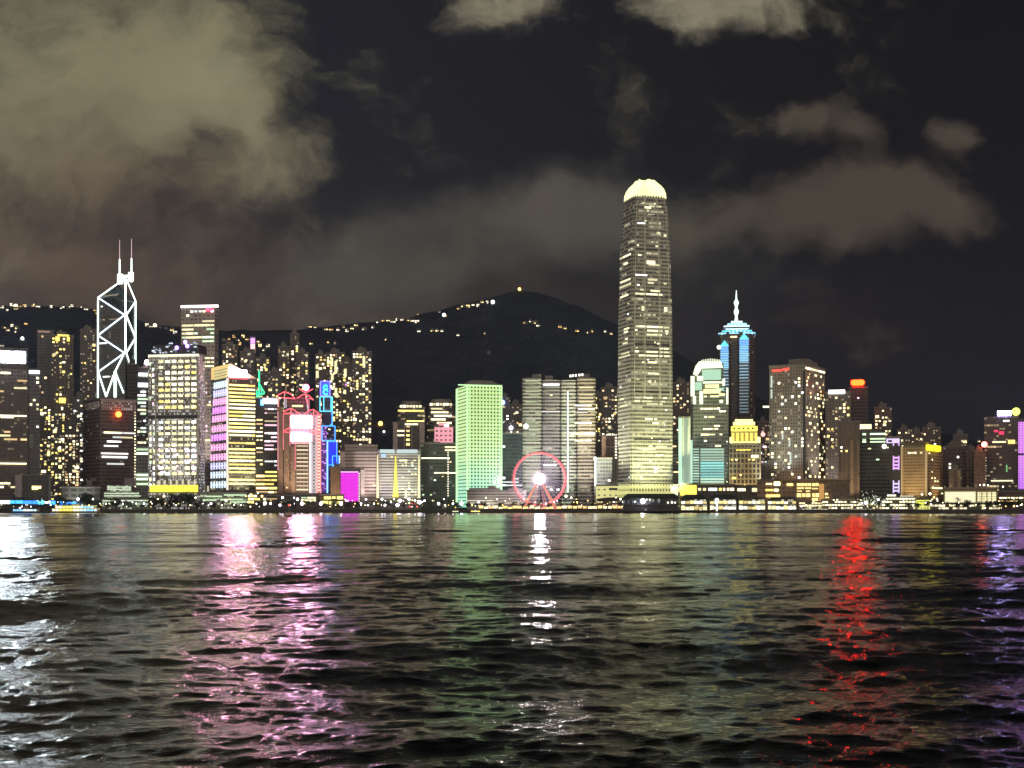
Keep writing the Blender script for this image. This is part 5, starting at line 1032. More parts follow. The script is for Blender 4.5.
b = low('low dark building dotted with yellow lights, at the foot of the blue-white sign tower', 247, 267, 494, 1445, facade('dark_low', (.12, .11, .08), (.04, .04, .03), 4, 3, .5, .7), 12); b.win('scatter', .55, 3.2, 3.0, 2.6, 2.0, (GOLD, PALE), py0=494.5, py1=504); b.flush()
b = low('dark low terrace building before the left part of the red neon bank', 267, 296, 496, 1450, facade('dark_low2', (.10, .09, .08), (.03, .03, .03), 4, 4, .5, .7), 12); b.box('lit_strip', WARM, 267, 277, 498.4, 499.4, -.5); b.flush()
b = low('low pavilion with bright yellowish green windows before the red neon bank', 297, 319, 494.8, 1450, facade('dark_low3', (.14, .12, .09), (.04, .04, .03), 4, 4, .5, .7), 12); b.win('bands', .95, 2.6, 3, 2.4, 1.7, (GREENW, PALE, CREAM), px0=300, px1=317, py0=496.5, py1=502, seg=(1, 3)); b.flush()
b = low('yellow-lit glass pavilion in front of the blue neon tower and brown slab', 320, 344, 495.5, 1448, facade('pav_yellow', (.35, .28, .14), (.1, .08, .04), 4, 4, .5, .7), 12); b.box('roof_slab', paint('slab_tan', (.5, .42, .3), .6), 319.5, 344.5, 494, 495.6, -2, 12)
for q0, q1, w0, w1 in ((324, 331, 496.5, 499.3), (332, 335.5, 496.5, 498.6), (337, 343, 496.3, 499.3), (321, 328, 501, 503.8), (329, 340, 501.5, 504.3)): b.box('large_window', glow('pav_gold', (1, .90, .25), 1.7), q0, q1, w0, w1, -.5)
b = low('grey low civic building with stacked ledges, between the green tower and the ferris wheel', 467, 526, 491.5, 1450, facade('civic_low', (.40, .38, .34), (.13, .12, .11), 2.9, 30, .4, .98), 24); b.box('upper_tier', facade('civic_low_b', (.36, .34, .31), (.14, .12, .11), 2.9, 30, .4, .98), 469, 500, 488, 491.5, 3, 20); b.box('roof_house', conc, 488, 496, 485.5, 488, 6, 14); b.box('roof_house', conc, 508, 522, 488.3, 491.4, 4, 14)
for q0, q1, w in ((467, 497, 500.5), (470, 525, 503)): b.box('lit_strip', glow('strip_dimcream', (1, .92, .7), .8), q0, q1, w-.5, w+.5, -.4)
b = low('dark pavilion with a curved roof left of the dark pier house', 597, 622, 500.3, 1425, facade('dark_low4', (.16, .14, .1), (.05, .05, .04), 3, 3, .5, .7, lit=.6, ls=1.2), 12)
m = MB(); pts = [(b.lx(596.5)+(b.lx(624)-b.lx(596.5))*t_, b.z(500.2)+3.0*math.sin(PI*(.15+.55*t_))) for t_ in [i/10 for i in range(11)]]
m.extrude_xz([(pts[0][0], b.z(500.2))]+[(pts[-1][0], b.z(500.2))]+pts[::-1], -2, 13); m.build('curved_roof', paint('roof_navy', (.04, .045, .05), .5), b.root)
b = low('bright yellow glowing box beside the dark pier house roof', 680, 697, 484.8, 1470, paint('yellow_box_wall', (.4, .33, .12), .7), 14, name='lit_box'); b.box('lit_front', glow('box_yellow', (1, .86, .12), 1.5), 680.3, 696.6, 485, 495.5, -.5); b.box('side_awning', glow('box_amber', (1, .66, .25), .7), 671, 680, 487, 492.5, -.5)
b = low('low dark building with white and gold windows under the turquoise lit floors', 697, 735, 485.5, 1460, facade('dark_low5', (.10, .09, .08), (.03, .03, .03), 4, 4, .5, .7), 14)
for q0, q1, mt in ((698, 701, PALE), (703, 706, CREAM), (708.5, 717, WHITE), (719, 722, GOLD), (723.5, 725, PALE), (727, 729, WARM), (730, 734, CREAM)): b.box('large_window', mt, q0, q1, 488, 490.6, -.5)
b = low('low dark building with warm square windows, under the gold-crowned block', 735, 758, 486.5, 1462, facade('dark_low6', (.13, .11, .09), (.04, .04, .03), 4, 4, .5, .7), 14)
for q0, q1, w0, w1, mt in ((737.5, 745.5, 488.3, 491, CREAM), (752, 757.5, 488, 491.8, PALE)): b.box('large_window', mt, q0, q1, w0, w1, -.5)
b = low('long lit white shed: one wide glowing panel and four tall bays', 943.5, 997.5, 489, 1330, paint('shed_wall', (.40, .33, .24), .7), 18, name='shed', cat='shed'); b.box('roof_slab', paint('slab_tan2', (.36, .31, .24), .6), 942.5, 998, 487.3, 489.1, -3, 19)
b.box('lit_panel', facade('shed_panel', (.8, .75, .5), (.5, .45, .3), 1.7, 2.4, .16, .9, face_glow=((1, .93, .60), (1, .93, .55), 20), face_glow_st=1.15), 945, 975.5, 491.8, 503.5, -.5)
for i in range(4): b.box('lit_bay', glow('shed_bay', (1, .92, .50), 1.2), 977.5+i*4.9, 981.3+i*4.9, 492.2, 503, -.5)
for i in range(4):
    for k in range(4): b.box('mullion', darkm, 977.5+i*4.9, 981.3+i*4.9, 493.8+k*2.4, 494.2+k*2.4, -.8, -.5)
b = low('long dark reddish building with a thin lit window line under the violet screen', 998, 1070, 492, 1340, facade('long_dark', (.16, .09, .08), (.05, .04, .04), 4, 4, .5, .7), 16)
for k in range(9): b.box('window_band', PALE, 999.5+k*4, 1002.3+k*4, 497.2, 498.5, -.5)
b.box('lit_strip', WARM, 998, 1022, 500.6, 501.4, -.5)
b = low('low building with glaring pale yellow shopfronts, foot of the black glass block', 886, 916, 498, 1350, facade('shopfront_a', (.4, .38, .25), (.1, .1, .06), 3, 3, .5, .8, lit=.9, lc=(1, .98, .6), ls=2.4), 12); b.box('awning', glow('awning_white', (1, .96, .70), 1.5), 887, 896, 494.5, 497.6, 1, 6); b.box('awning', glow('awning_white', (1, .96, .70), 1.5), 900, 914, 495.8, 497.8, 1, 6)
b = low('low building with lime-yellow lit panels, foot of the beige banded tower', 916, 931, 500, 1340, facade('shopfront_b', (.5, .5, .2), (.2, .2, .05), 3, 3, .3, .8, face_glow=((.95, 1, .12), (1, 1, .3), 12), face_glow_st=1.1), 12)
b = low('row of glaring white and cream shopfronts below the brown ribbed tower', 822, 886, 500.5, 1375, facade('shopfront_c', (.34, .30, .2), (.08, .08, .05), 3, 3, .5, .8, lit=.85, lc=(1, .93, .6), ls=2.4), 12); b.box('roof_slab', paint('slab_tan3', (.5, .42, .28), .6), 821, 855, 498.6, 500.6, -3, 12)

b = low('low cream-lit shopfronts on the quay edge before the long white shed', 931, 1000, 504.2, 1215, facade('shopfront_d', (.34, .30, .2), (.08, .08, .05), 2.4, 3, .6, .85, lit=.7, lc=(1, .9, .55), ls=2.2), 8)
b = low('low arcade of gold and cream lights below the orange terminal', 799, 822, 502.5, 1378, facade('shopfront_e', (.34, .28, .2), (.08, .08, .05), 2.6, 3, .6, .85, lit=.8, lc=(1, .85, .45), ls=2.2), 8)
# ---- piers
PIERROOF = paint('pier_roof', (.055, .065, .06), .55); PILE = paint('pier_pile', (.09, .08, .07), .8)
PW = [glow('pier_white', (1, .97, .80), 1.9, var=.3), glow('pier_cream', (1, .90, .50), 1.7, var=.3), glow('pier_gold', (1, .80, .30), 1.3, var=.4)]
def pier(label, x0, x1, Y, lit=True, seed=1, roof_py=495.5, eave=499.5, mats=None):
    R = random.Random(seed); th = -math.atan((P(x0)+P(x1))/2); xc = (xx(x0, Y)+xx(x1, Y))/2; w = (xx(x1, Y)-xx(x0, Y)); d = 26
    r = tag(empty('ferry_pier', xc, Y, 0, th), label, 'pier', None if not lit else 'white lit ferry piers')
    z = lambda py: zz(py, Y); a = w/2
    m = MB(); m.box(-a, a, 0, d+14, z(511.3), z(510.4)); m.build('deck', PILE, r)
    n = max(4, int(w/7))
    for i in range(n+1):
        m = MB(); m.tube((-a+w*i/n, .5, -3), (-a+w*i/n, .5, z(511.3)), .5, 6); m.build('pile', PILE, r)
    m = MB(); m.box(-a+1, a-1, 3, d, z(510.4), z(505)); m.build('lower_wall', facade('pier_wall%d' % seed, (.35, .33, .26) if lit else (.07, .08, .10), (.07, .07, .06) if lit else (.03, .03, .04), 5, 3, .6, .8, lit=.5 if lit else .03, lc=(1, .95, .7), ls=1.0), r)
    m = MB(); m.box(-a+.6, a-.6, 1.2, d, z(505), z(504.2)); m.build('floor_slab', PILE if not lit else paint('pier_slab', (.3, .29, .25), .6), r)
    m = MB(); m.box(-a+2, a-2, 4, d, z(504.2), z(eave)); m.build('upper_wall', facade('pier_wall_u%d' % seed, (.40, .38, .30) if lit else (.06, .07, .09), (.09, .09, .07) if lit else (.03, .035, .045), 5, 3, .6, .8, lit=.4 if lit else .04, lc=(1, .95, .7), ls=.9), r)
    m = MB(); m.loft([([(-a, 0), (a, 0), (a, d+2), (-a, d+2)], z(eave)), ([(-a+5, 8), (a-5, 8), (a-5, d-6), (-a+5, d-6)], z(roof_py))]); m.build('roof', PIERROOF, r)
    k = max(5, int(w/4.2))
    for i in range(k):
        u0 = -a+1+(w-2)*i/k
        m = MB(); m.tube((u0, 1.2, z(510.4)), (u0, 1.2, z(eave)), .22, 5); m.build('column', darkm if not lit else steel, r)
        if lit:
            ms = mats or PW
            if R.random() < .97: m = MB(); m.box(u0+.3, u0+(w-2)/k-.25, 2.2, 2.7, z(509.6+R.uniform(0, .5)), z(506.2+R.uniform(-.5, .9))); m.build('lit_bay', R.choice(ms), r)
            if R.random() < .95: m = MB(); m.box(u0+.3, u0+(w-2)/k-.3, 3.2, 3.8, z(503.6), z(501+R.uniform(-.4, .8))); m.build('lit_bay', R.choice(ms), r)
        elif R.random() < .5:
            m = MB(); m.box(u0+.5, u0+1.9, 3.5, 4.1, z(503.4), z(500.4)); m.build('dim_window', glow('pier_bluegrey', (.45, .6, .8), .22), r)
    return r, z, a
r, z, a = pier('long dark navy pier house with a hipped roof and one glaring white lamp', 622, 680, 1385, False, 31, 493.6, 498.2)
m = MB(); m.ball((-a+20.5, -1, z(501.2)), 2.1, 12, 8); m.build('flood_lamp', glow('pier_flood', (.95, .97, 1), 32, True), r)
for u, w_, s_ in ((-a+13, 501.7, .8), (-a+24.5, 499.6, .7), (-a+27.5, 499.6, .7), (a-12, 502.6, .8), (a-8, 502.4, 1.0), (a-5, 502.6, .7)): m = MB(); m.ball((u, 1, z(w_)), s_, 8, 6); m.build('small_lamp', glow('lamp_cream_s', (1, .93, .7), 4), r)
for i, (q0, q1, Y_, lab) in enumerate(((680, 708, 1392, 'leftmost lit ferry pier, beside the dark navy pier house'), (709, 737, 1386, 'second lit ferry pier from the dark pier house, with a white mast lamp'),
      (738, 766, 1384, 'third lit ferry pier from the dark pier house, brightest white bays'), (767, 797, 1380, 'fourth lit ferry pier from the dark pier house, gold upper deck'),)):
    r, z, a = pier(lab, q0, q1, Y_, True, 40+i, 494.5 if i < 2 else 497, 499.4)
    if i == 1:
        m = MB(); m.tube((-6, -1.5, z(511)), (-6, -1.5, z(500)), .3); m.build('mast', steel, r); m = MB(); m.ball((-6, -1.5, z(500)), 1.8, 8, 6); m.build('mast_lamp', glow('lamp_coolwhite', (.85, .9, 1), 6), r)
        m = MB(); m.box(-6.8, -5.2, -2.2, -1.8, z(511), z(503)); m.build('lit_banner', glow('pier_white', (1, .97, .80), 1.9), r)

# ---- ferries and boats
def hull_mesh(L, Wd, h, mat_name, mat, r, name='hull'):
    m = MB(); n = 12; sec = []
    def outline(k, zf):
        pts = []
        for s_ in range(n+1): t_ = -1+2*s_/n; pts.append((t_*L/2*(1 if abs(t_) < 1 else 1)*zf, -Wd/2*k*(1-abs(t_)**3.2)-.02))
        for s_ in range(n, -1, -1): t_ = -1+2*s_/n; pts.append((t_*L/2*zf, Wd/2*k*(1-abs(t_)**3.2)+.02))
        return pts
    m.loft([(outline(.75, .90), -.8), (outline(.92, .96), h*.45), (outline(1, 1), h)]); return m.build(name, mat, r)
def boat(label, x0, x1, Y, cols, name='ferry', decks=2, hullmat=None, lamp=None, h=2.2, dh=2.5, yaw=0.0, cat='ferry', roof=None, mast=4):
    xc = (xx(x0, Y)+xx(x1, Y))/2; L = xx(x1, Y)-xx(x0, Y); Wd = min(11, L*.3); r = tag(empty(name, xc, Y, 0, yaw), label, cat)
    hull_mesh(L, Wd, h, '', hullmat or paint('hull_dark', (.05, .05, .06), .4), r); R = random.Random(int(x0))
    zc = h
    for d_ in range(decks):
        f = .86-.12*d_; l = L*f; m = MB(); m.box(-l/2, l/2, -Wd*.40, Wd*.40, zc, zc+dh); m.build('cabin', paint('cabin_white', (.55, .55, .52), .5), r)
        n = max(3, int(l/3.2))
        for i in range(n):
            c = cols[min(len(cols)-1, int(i/n*len(cols)))]
            m = MB(); m.box(-l/2+l*(i+.12)/n, -l/2+l*(i+.88)/n, -Wd*.40-.15, -Wd*.40-.01, zc+.5, zc+dh-.5); m.build('window', c, r)
        m = MB(); m.box(-l/2-.6, l/2+.6, -Wd*.46, Wd*.46, zc+dh, zc+dh+.25); m.build('deck_roof', roof or paint('roof_white', (.5, .5, .5), .5), r); zc += dh+.25
    m = MB(); m.box(-L*.06, L*.06, -Wd*.15, Wd*.15, zc, zc+1.8); m.build('wheelhouse', paint('cabin_white2', (.5, .5, .48), .5), r)
    m = MB(); m.tube((L*.14, 0, zc), (L*.14, 0, zc+2.4), .7, 8, .6); m.build('funnel', paint('funnel_paint', (.12, .14, .13), .5), r)
    m = MB(); m.tube((0, 0, zc+1.8), (0, 0, zc+1.8+mast), .12, 5); m.build('mast', steel, r)
    if lamp: m = MB(); m.ball((0, 0, zc+1.8+mast), .55, 8, 6); m.build('mast_lamp', lamp, r)
    return r
YF = glow('boat_yellow', (1, .80, .10), 2.0); YF2 = glow('boat_cream', (1, .93, .60), 2.2); BF = glow('boat_sky', (.18, .55, 1), 2.0); BF2 = glow('boat_pale', (.55, .85, 1), 1.8)
boat('party ferry lit half yellow and half sky blue, below the blue stage', 50, 102, 1330, (YF2, YF, YF, YF2, BF2, BF, BF2), decks=2, h=1.6, dh=2.6, hullmat=paint('hull_yellow', (.5, .40, .08), .4), roof=glow('deck_glow_y', (1, .88, .35), 1.1), lamp=None, mast=1.5)
boat('small white tour boat with blue deck lamps left of the party ferry', 12, 40, 1345, (BF, glow('boat_white', (1, 1, 1), 2), BF2), decks=1, h=1.6, dh=2.4, mast=2, lamp=glow('boat_white', (1, 1, 1), 2))
boat('ferry with lit white deck moored right of the fourth lit pier', 798, 829, 1335, (PW[0], PW[1]), decks=1, h=2.0, dh=2.4, lamp=glow('boat_white', (1, 1, 1), 2))
boat('dark ferry with cream windows before the row of shopfronts under the brown ribbed tower', 846, 884, 1325, (PW[1], PW[0], PW[2]), decks=1, h=2.0, dh=2.3)
boat('long flat boat with a white lit cabin line, before the long lit white shed', 936, 973, 1230, (PW[0], PW[1]), decks=1, h=1.4, dh=2.0)
boat('low dark ferry with green-yellow lamps before the beige banded tower', 890, 931, 1250, (glow('boat_lime', (.85, 1, .35), 1.4), PW[1], PW[0]), decks=1, h=1.4, dh=2.1)
boat('small dark launch with two yellow lamps, left of the green tower foot', 452, 459, 1300, (YF2,), decks=1, h=1.0, dh=1.4, name='launch', cat='launch', mast=1, lamp=YF)
boat('small launch with three glowing yellow lamps before the green tower', 470, 481, 1290, (YF, YF2, YF), decks=1, h=1.0, dh=1.8, name='launch', cat='launch', mast=2, lamp=YF2)
boat('small dark boat with a reddish cabin far out on the water', 285.5, 292.5, 720, (glow('boat_red', (1, .12, .15), .5),), decks=1, h=.7, dh=1.2, name='launch', cat='launch', mast=2.0, lamp=glow('lamp_deepred', (1, .1, .1), 2), hullmat=paint('hull_red', (.12, .03, .03), .5))

# ---- blue-lit stage on the far left quay
r = tag(empty('event_stage', xx(30, 1405), 1405, GZ, -math.atan(P(30))), 'long open-air stage glowing electric blue on the far left quay', 'stage')
zf = lambda py: zz(py, 1405)-GZ; ux = lambda px: (xx(px, 1405)-xx(30, 1405))
SB = [glow('stage_blue', (.03, .25, 1), 2.2), glow('stage_sky', (.05, .45, 1), 2.0), glow('stage_cyan', (.15, .75, 1), 1.8), glow('stage_white', (1, .85, .80), 2.2)]
m = MB(); m.box(ux(-10), ux(80), 0, 9, 0, .9); m.build('platform', darkm, r)
m = MB(); m.box(ux(-10), ux(78), 1, 8, zf(500.2), zf(499.6)); m.build('canopy', darkm, r)
for q0, q1, w0, w1, k in ((-10, 11, 500.4, 504, 3), (11, 24, 500.4, 503.6, 1), (24, 38, 500.6, 504, 0), (38, 43, 501, 504.4, 2), (44, 47, 501.5, 503.6, 3), (48, 55, 500.6, 504.6, 0), (56, 63, 501.2, 504.2, 1), (64, 79, 502, 504.6, 0)):
    m = MB(); m.box(ux(q0), ux(q1), .4, .9, zf(w1), zf(w0)); m.build('lit_screen', SB[k], r)
for k in range(12):
    m = MB(); m.tube((ux(-8+k*8), .2, 0), (ux(-8+k*8), .2, zf(500)), .25, 6); m.build('post', darkm, r)
for q, w_, k, s_ in ((42, 502, 2, 1.9), (48.3, 502, 3, 1.4), (53, 502.3, 1, 2.0), (20.5, 508, 3, 1.0), (72, 503, 1, 1.8), (59.5, 503.5, 0, 1.8)): m = MB(); m.ball((ux(q), -.8, max(.9, zf(w_))), s_, 10, 6); m.build('stage_lamp', SB[k], r)

# ---- ferris wheel
WY = 1425; r = tag(empty('ferris_wheel', xx(539.5, WY), WY, GZ, -math.atan(P(539.5))+.13), 'big ferris wheel with red rims and a blinding white hub on the quay', 'ferris wheel')
hz_ = zz(479, WY)-GZ; RW = 26.2*WY/FL
RED = glow('wheel_red', (1, .09, .12), 2.6); RED2 = glow('wheel_soft', (1, .36, .34), 1.5)
def ring(rad, y, tr, mat, name, n=84):
    m = MB()
    for i in range(n):
        a0, a1 = 2*PI*i/n, 2*PI*(i+1)/n; m.tube((rad*math.cos(a0), y, hz_+rad*math.sin(a0)), (rad*math.cos(a1), y, hz_+rad*math.sin(a1)), tr, 5)
    return m.build(name, mat, r)
ring(RW, -2.2, .42, RED, 'rim'); ring(RW, 2.2, .30, RED, 'rim'); ring(RW*.945, -1.8, .12, RED2, 'inner_rim'); ring(RW*.945, 1.8, .12, RED2, 'inner_rim')
SPK = glow('spoke_halo', (.85, .55, 1), .75); SPK2 = glow('spoke_halo_inner', (1, .72, 1), 1.3)  # spokes glow, brightest near the hub, to imitate the lens halo
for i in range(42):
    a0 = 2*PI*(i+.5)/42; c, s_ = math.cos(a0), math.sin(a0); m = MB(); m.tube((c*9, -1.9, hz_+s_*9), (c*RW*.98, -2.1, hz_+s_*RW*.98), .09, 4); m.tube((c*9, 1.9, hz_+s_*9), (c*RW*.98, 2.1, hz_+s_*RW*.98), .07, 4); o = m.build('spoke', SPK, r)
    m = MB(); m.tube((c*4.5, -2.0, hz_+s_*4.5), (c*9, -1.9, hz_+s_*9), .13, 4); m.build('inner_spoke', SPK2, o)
gm = MB(); gm.loft([([(-.8, -.8), (.8, -.8), (.8, .8), (-.8, .8)], -1.2), ([(-1.05, -1), (1.05, -1), (1.05, 1), (-1.05, 1)], -.3), ([(-.95, -.9), (.95, -.9), (.95, .9), (-.95, .9)], .6), ([(-.5, -.4), (.5, -.4), (.5, .4), (-.5, .4)], 1.0)]); gme = gm.mesh('gondola', glow('gondola_pink', (1, .30, .30), .35))
for i in range(42):
    a0 = 2*PI*i/42; o = link('gondola', gme, r); o.location = (math.cos(a0)*(RW+1.1), 0, hz_+math.sin(a0)*(RW+1.1)-.3)
m = MB(); m.tube((0, -3.6, hz_), (0, 3.6, hz_), 1.2, 16); m.build('axle', steel, r)
m = MB(); m.tube((0, -4.0, hz_), (0, -3.5, hz_), 4.3, 28); m.build('hub_lamp_glare', glow('hub_white', (1, .90, 1), 260, True), r)  # hub lamp widened to take in its lens glare
m = MB(); m.tube((0, 3.5, hz_), (0, 4.0, hz_), 4.3, 28); m.build('hub_lamp_glare', glow('hub_white', (1, .90, 1), 260, True), r)
m = MB(); m.tube((0, -3.45, hz_), (0, -3.1, hz_), 6.2, 28); m.build('hub_glare_ring', glow('hub_glare_pink', (1, .66, .95), 2.6), r)  # pink glare round the hub, drawn as a glowing disc
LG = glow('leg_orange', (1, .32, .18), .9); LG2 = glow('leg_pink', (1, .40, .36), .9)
for y_ in (-5, 5):
    for k, (xf, mt) in enumerate(((-17, LG), (17, LG), (-7, LG2), (7, LG2))):
        m = MB(); m.tube((xf*.06, y_*.75, hz_-1), (xf, y_*1.5, .3), .6 if k < 2 else .22, 8, .8 if k < 2 else .28); m.build('leg', mt, r)
m = MB(); m.box(-22, 22, -9, 9, 0, 2.4); m.build('platform', paint('platform_warm', (.35, .28, .22), .6), r)
for k in range(14): m = MB(); m.box(-21+k*3, -19+k*3, -9.4, -9.05, .5, 2.2); m.build('lit_booth', (LG2, PW[1], PW[2], RED2)[k % 4], r)

# ---- market stalls either side of the wheel
SG = [glow('stall_gold', (1, .74, .22), 2.0), glow('stall_cream', (1, .88, .45), 2.2), glow('stall_orange', (1, .52, .20), 1.6)]
CN = [paint('canvas_red', (.45, .08, .06), .8), paint('canvas_cream', (.5, .42, .28), .8), paint('canvas_dark', (.12, .08, .06), .8)]
def stall(kind):
    r = empty('market_stall', 0, 0, 0); 
    m = MB(); m.box(-2.2, 2.2, 0, 3.4, 0, 1.1); m.build('counter', CN[2], r)
    m = MB(); m.box(-2.1, 2.1, 1.5, 3.2, 1.1, 3.0); m.build('lit_interior', SG[kind], r)
    for s_ in (-2.2, 2.2): m = MB(); m.tube((s_, .1, 0), (s_, .1, 3.1), .09, 5); m.build('post', steel, r)
    m = MB(); m.loft([([(-2.6, -.5), (2.6, -.5), (2.6, 3.8), (-2.6, 3.8)], 3.0), ([(-.5, 1), (.5, 1), (.5, 2.2), (-.5, 2.2)], 4.4)]); m.build('canopy', CN[kind], r)
    for k in range(5): m = MB(); m.ball((-2.2+k*1.1, -.6, 3.0), .28, 6, 5); m.build('bulb', SG[1], r)
    return r
protos = [stall(k) for k in range(3)]; used = set(); sp = []
q = 481.0; rr = random.Random(3)
while q < 621:
    if not 522 < q < 557: sp.append((q, 1407+rr.uniform(-1, 3)))
    q += rr.uniform(4.2, 5.6)
for q in (526, 532, 538, 545, 551): sp.append((q, 1404))
sp.sort(); SL = ('red-roofed gold-lit', 'cream-roofed bright', 'dark-roofed orange-lit')
for q, Y_ in sp:
    k = rr.choice((0, 1, 1, 0, 2)); o = protos[k] if k not in used else copy_tree(protos[k]); used.add(k); o.location = (xx(q, Y_), Y_, GZ); o.rotation_euler = (0, 0, -math.atan(P(q))); o.scale = (rr.uniform(.8, 1), 1, rr.uniform(.75, 1.25))
    tag(o, '%s %s market stall from left before %s' % (nth('stall%d' % k, q), SL[k], where(q)), 'market stall', 'glowing market stalls on the quay')

# ---- lamps
def lamp_proto(rad, mat, hh):
    r = empty('promenade_lamp', 0, 0, 0); m = MB(); m.tube((0, 0, 0), (0, 0, hh-rad*.6), .16, 6, .09); m.box(-.3, .3, -.3, .3, 0, .4); m.build('post', darkm, r)
    m = MB(); m.ball((0, 0, hh), rad, 10, 8); m.build('globe', mat, r); return r
LWH = glow('globe_white', (.95, .86, 1), 16, True); LCR = glow('globe_cream', (1, .88, .55), 9, True); LGD = glow('globe_gold', (1, .68, .2), 5); LRD = glow('globe_red', (1, .06, .05), 4); LGR = glow('globe_green', (.75, 1, .65), 3)
KN = {}
def lamp(px, py, rad, mat, nm):
    big_ = rad > 1.5; mid_ = rad > .9; rad = rad*rr.choice((.5, .62, .75))
    Y_ = 1403+rr.uniform(0, 14); 
    if px > 700: Y_ = shore_y(px)+rr.uniform(2, 10)
    if px > 925: Y_ = 1190
    hh = max(1.2, round((zz(py, Y_)-GZ)/1.5)*1.5); k = (rad, nm, hh)
    if k in KN: o = copy_tree(KN[k])
    else: o = KN[k] = lamp_proto(rad*.82, mat, hh)
    o.location = (xx(px, Y_), Y_, GZ); sz = 'large' if big_ else 'medium' if mid_ else 'small'
    tag(o, '%s %s %s promenade lamp from left, before %s' % (nth('lamp'+sz+nm, px), sz, nm, where(px)), 'lamp', 'lamps along the far promenade')
L1 = [(78, 499, 1.9, 'white'), (93, 499.5, 1.2, 'white'), (100, 503.5, 1.2, 'cream'), (106, 503, 1.2, 'cream'), (89, 505, 1.2, 'gold'), (123, 504, 1.2, 'white'), (144, 503.5, 1.9, 'white'), (136, 503, 1.2, 'cream'), (152, 503, 1.2, 'cream'), (159, 503.5, 1.9, 'cream'), (164, 496.5, 1.9, 'cream'), (176, 504.5, 1.2, 'cream'), (195.5, 497, 1.9, 'cream'),
      (203, 504, 1.2, 'white'), (211, 504, 1.9, 'white'), (222, 504.5, 1.2, 'cream'), (226, 500, 1.9, 'cream'), (234, 504.5, 1.2, 'cream'), (241, 505, 1.2, 'cream'), (246, 496, 1.2, 'gold'), (251, 495, 1.9, 'gold'), (258, 492.5, 1.2, 'cream'), (262, 496, 1.9, 'gold'), (265, 503.5, 1.9, 'white'), (270.5, 504.2, 2.4, 'white'), (282.5, 497.5, 1.9, 'white'),
      (280, 504.5, 2.4, 'white'), (294, 498, 1.2, 'white'), (297.5, 499, 1.9, 'white'), (302, 504, 2.4, 'white'), (321, 503.5, 2.4, 'white'), (341, 503.5, 2.4, 'white'), (346, 501, 1.2, 'cream'), (355, 503, 1.2, 'gold'), (361, 504, 1.9, 'white'), (366, 499, 1.9, 'white'), (368, 505, 1.2, 'white'), (374, 503.5, 1.2, 'cream'), (378, 504, 1.2, 'gold'), (382, 499.5, 1.9, 'white'), (385, 504.5, 2.4, 'white'),
      (391, 502, 1.2, 'white'), (397.5, 504.8, 2.9, 'white'), (394, 499, 1.2, 'cream'), (400, 500, 2.4, 'white'), (409, 499.5, 2.4, 'white'), (415, 501, 1.9, 'white'), (419.5, 501.5, 2.9, 'white'), (424.5, 500, 1.9, 'white'), (422, 505, 1.2, 'cream'), (412, 504, 1.2, 'red'), (415, 503, 1.2, 'red'), (417, 506, 1.2, 'red'), (410, 507, 1.2, 'red'), (438.5, 503.5, 1.9, 'white'), (444, 499, 1.2, 'cream'),
      (445, 504.8, 1.2, 'white'), (453, 503, 1.9, 'white'), (461.5, 503.3, 2.4, 'white'), (472, 504.5, 1.2, 'gold'), (478.5, 502.5, 1.9, 'white'), (486, 498, 1.2, 'cream'), (497, 499, 1.2, 'cream'), (566, 496, 1.9, 'cream'), (571.3, 498, 1.2, 'cream'), (577, 502, 1.2, 'gold'), (616, 497, 1.2, 'cream'), (620.5, 499, 1.9, 'cream'), (623, 507, 1.2, 'cream'),
      (690, 503.5, 1.9, 'cream'), (692, 497, 1.9, 'white'), (862, 503, 1.2, 'white'), (866, 502.5, 1.9, 'white'), (873, 503, 1.2, 'cream'), (878, 500, 1.2, 'white'), (922, 495, 1.9, 'cream'), (930, 494, 1.9, 'cream'), (934, 497, 1.2, 'gold'), (937, 500, 1.2, 'cream'), (984, 484.5, 1.9, 'cream'), (980, 485.5, 1.2, 'cream'), (988, 485.5, 1.2, 'cream'), (1003, 487, 1.2, 'cream'), (1014, 506, 1.9, 'gold'), (1021, 504, 1.9, 'cream'), (985, 508, 1.2, 'cream')]
MT = {'white': LWH, 'cream': LCR, 'gold': LGD, 'red': LRD, 'green': LGR}
for px in range(4, 1024, 4):
    if 622 < px < 684 or 684 < px < 798: continue
    if rr.random() < .75: L1.append((px+rr.uniform(-3, 3), rr.uniform(499.5, 507.3), rr.choice((.6, .7, .85)), rr.choice(('cream', 'cream', 'gold', 'white', 'gold') if px > 250 else ('cream', 'white', 'green', 'cream', 'gold'))))
L1.sort()
for q in L1: lamp(q[0], q[1], q[2], MT[q[3]], q[3])

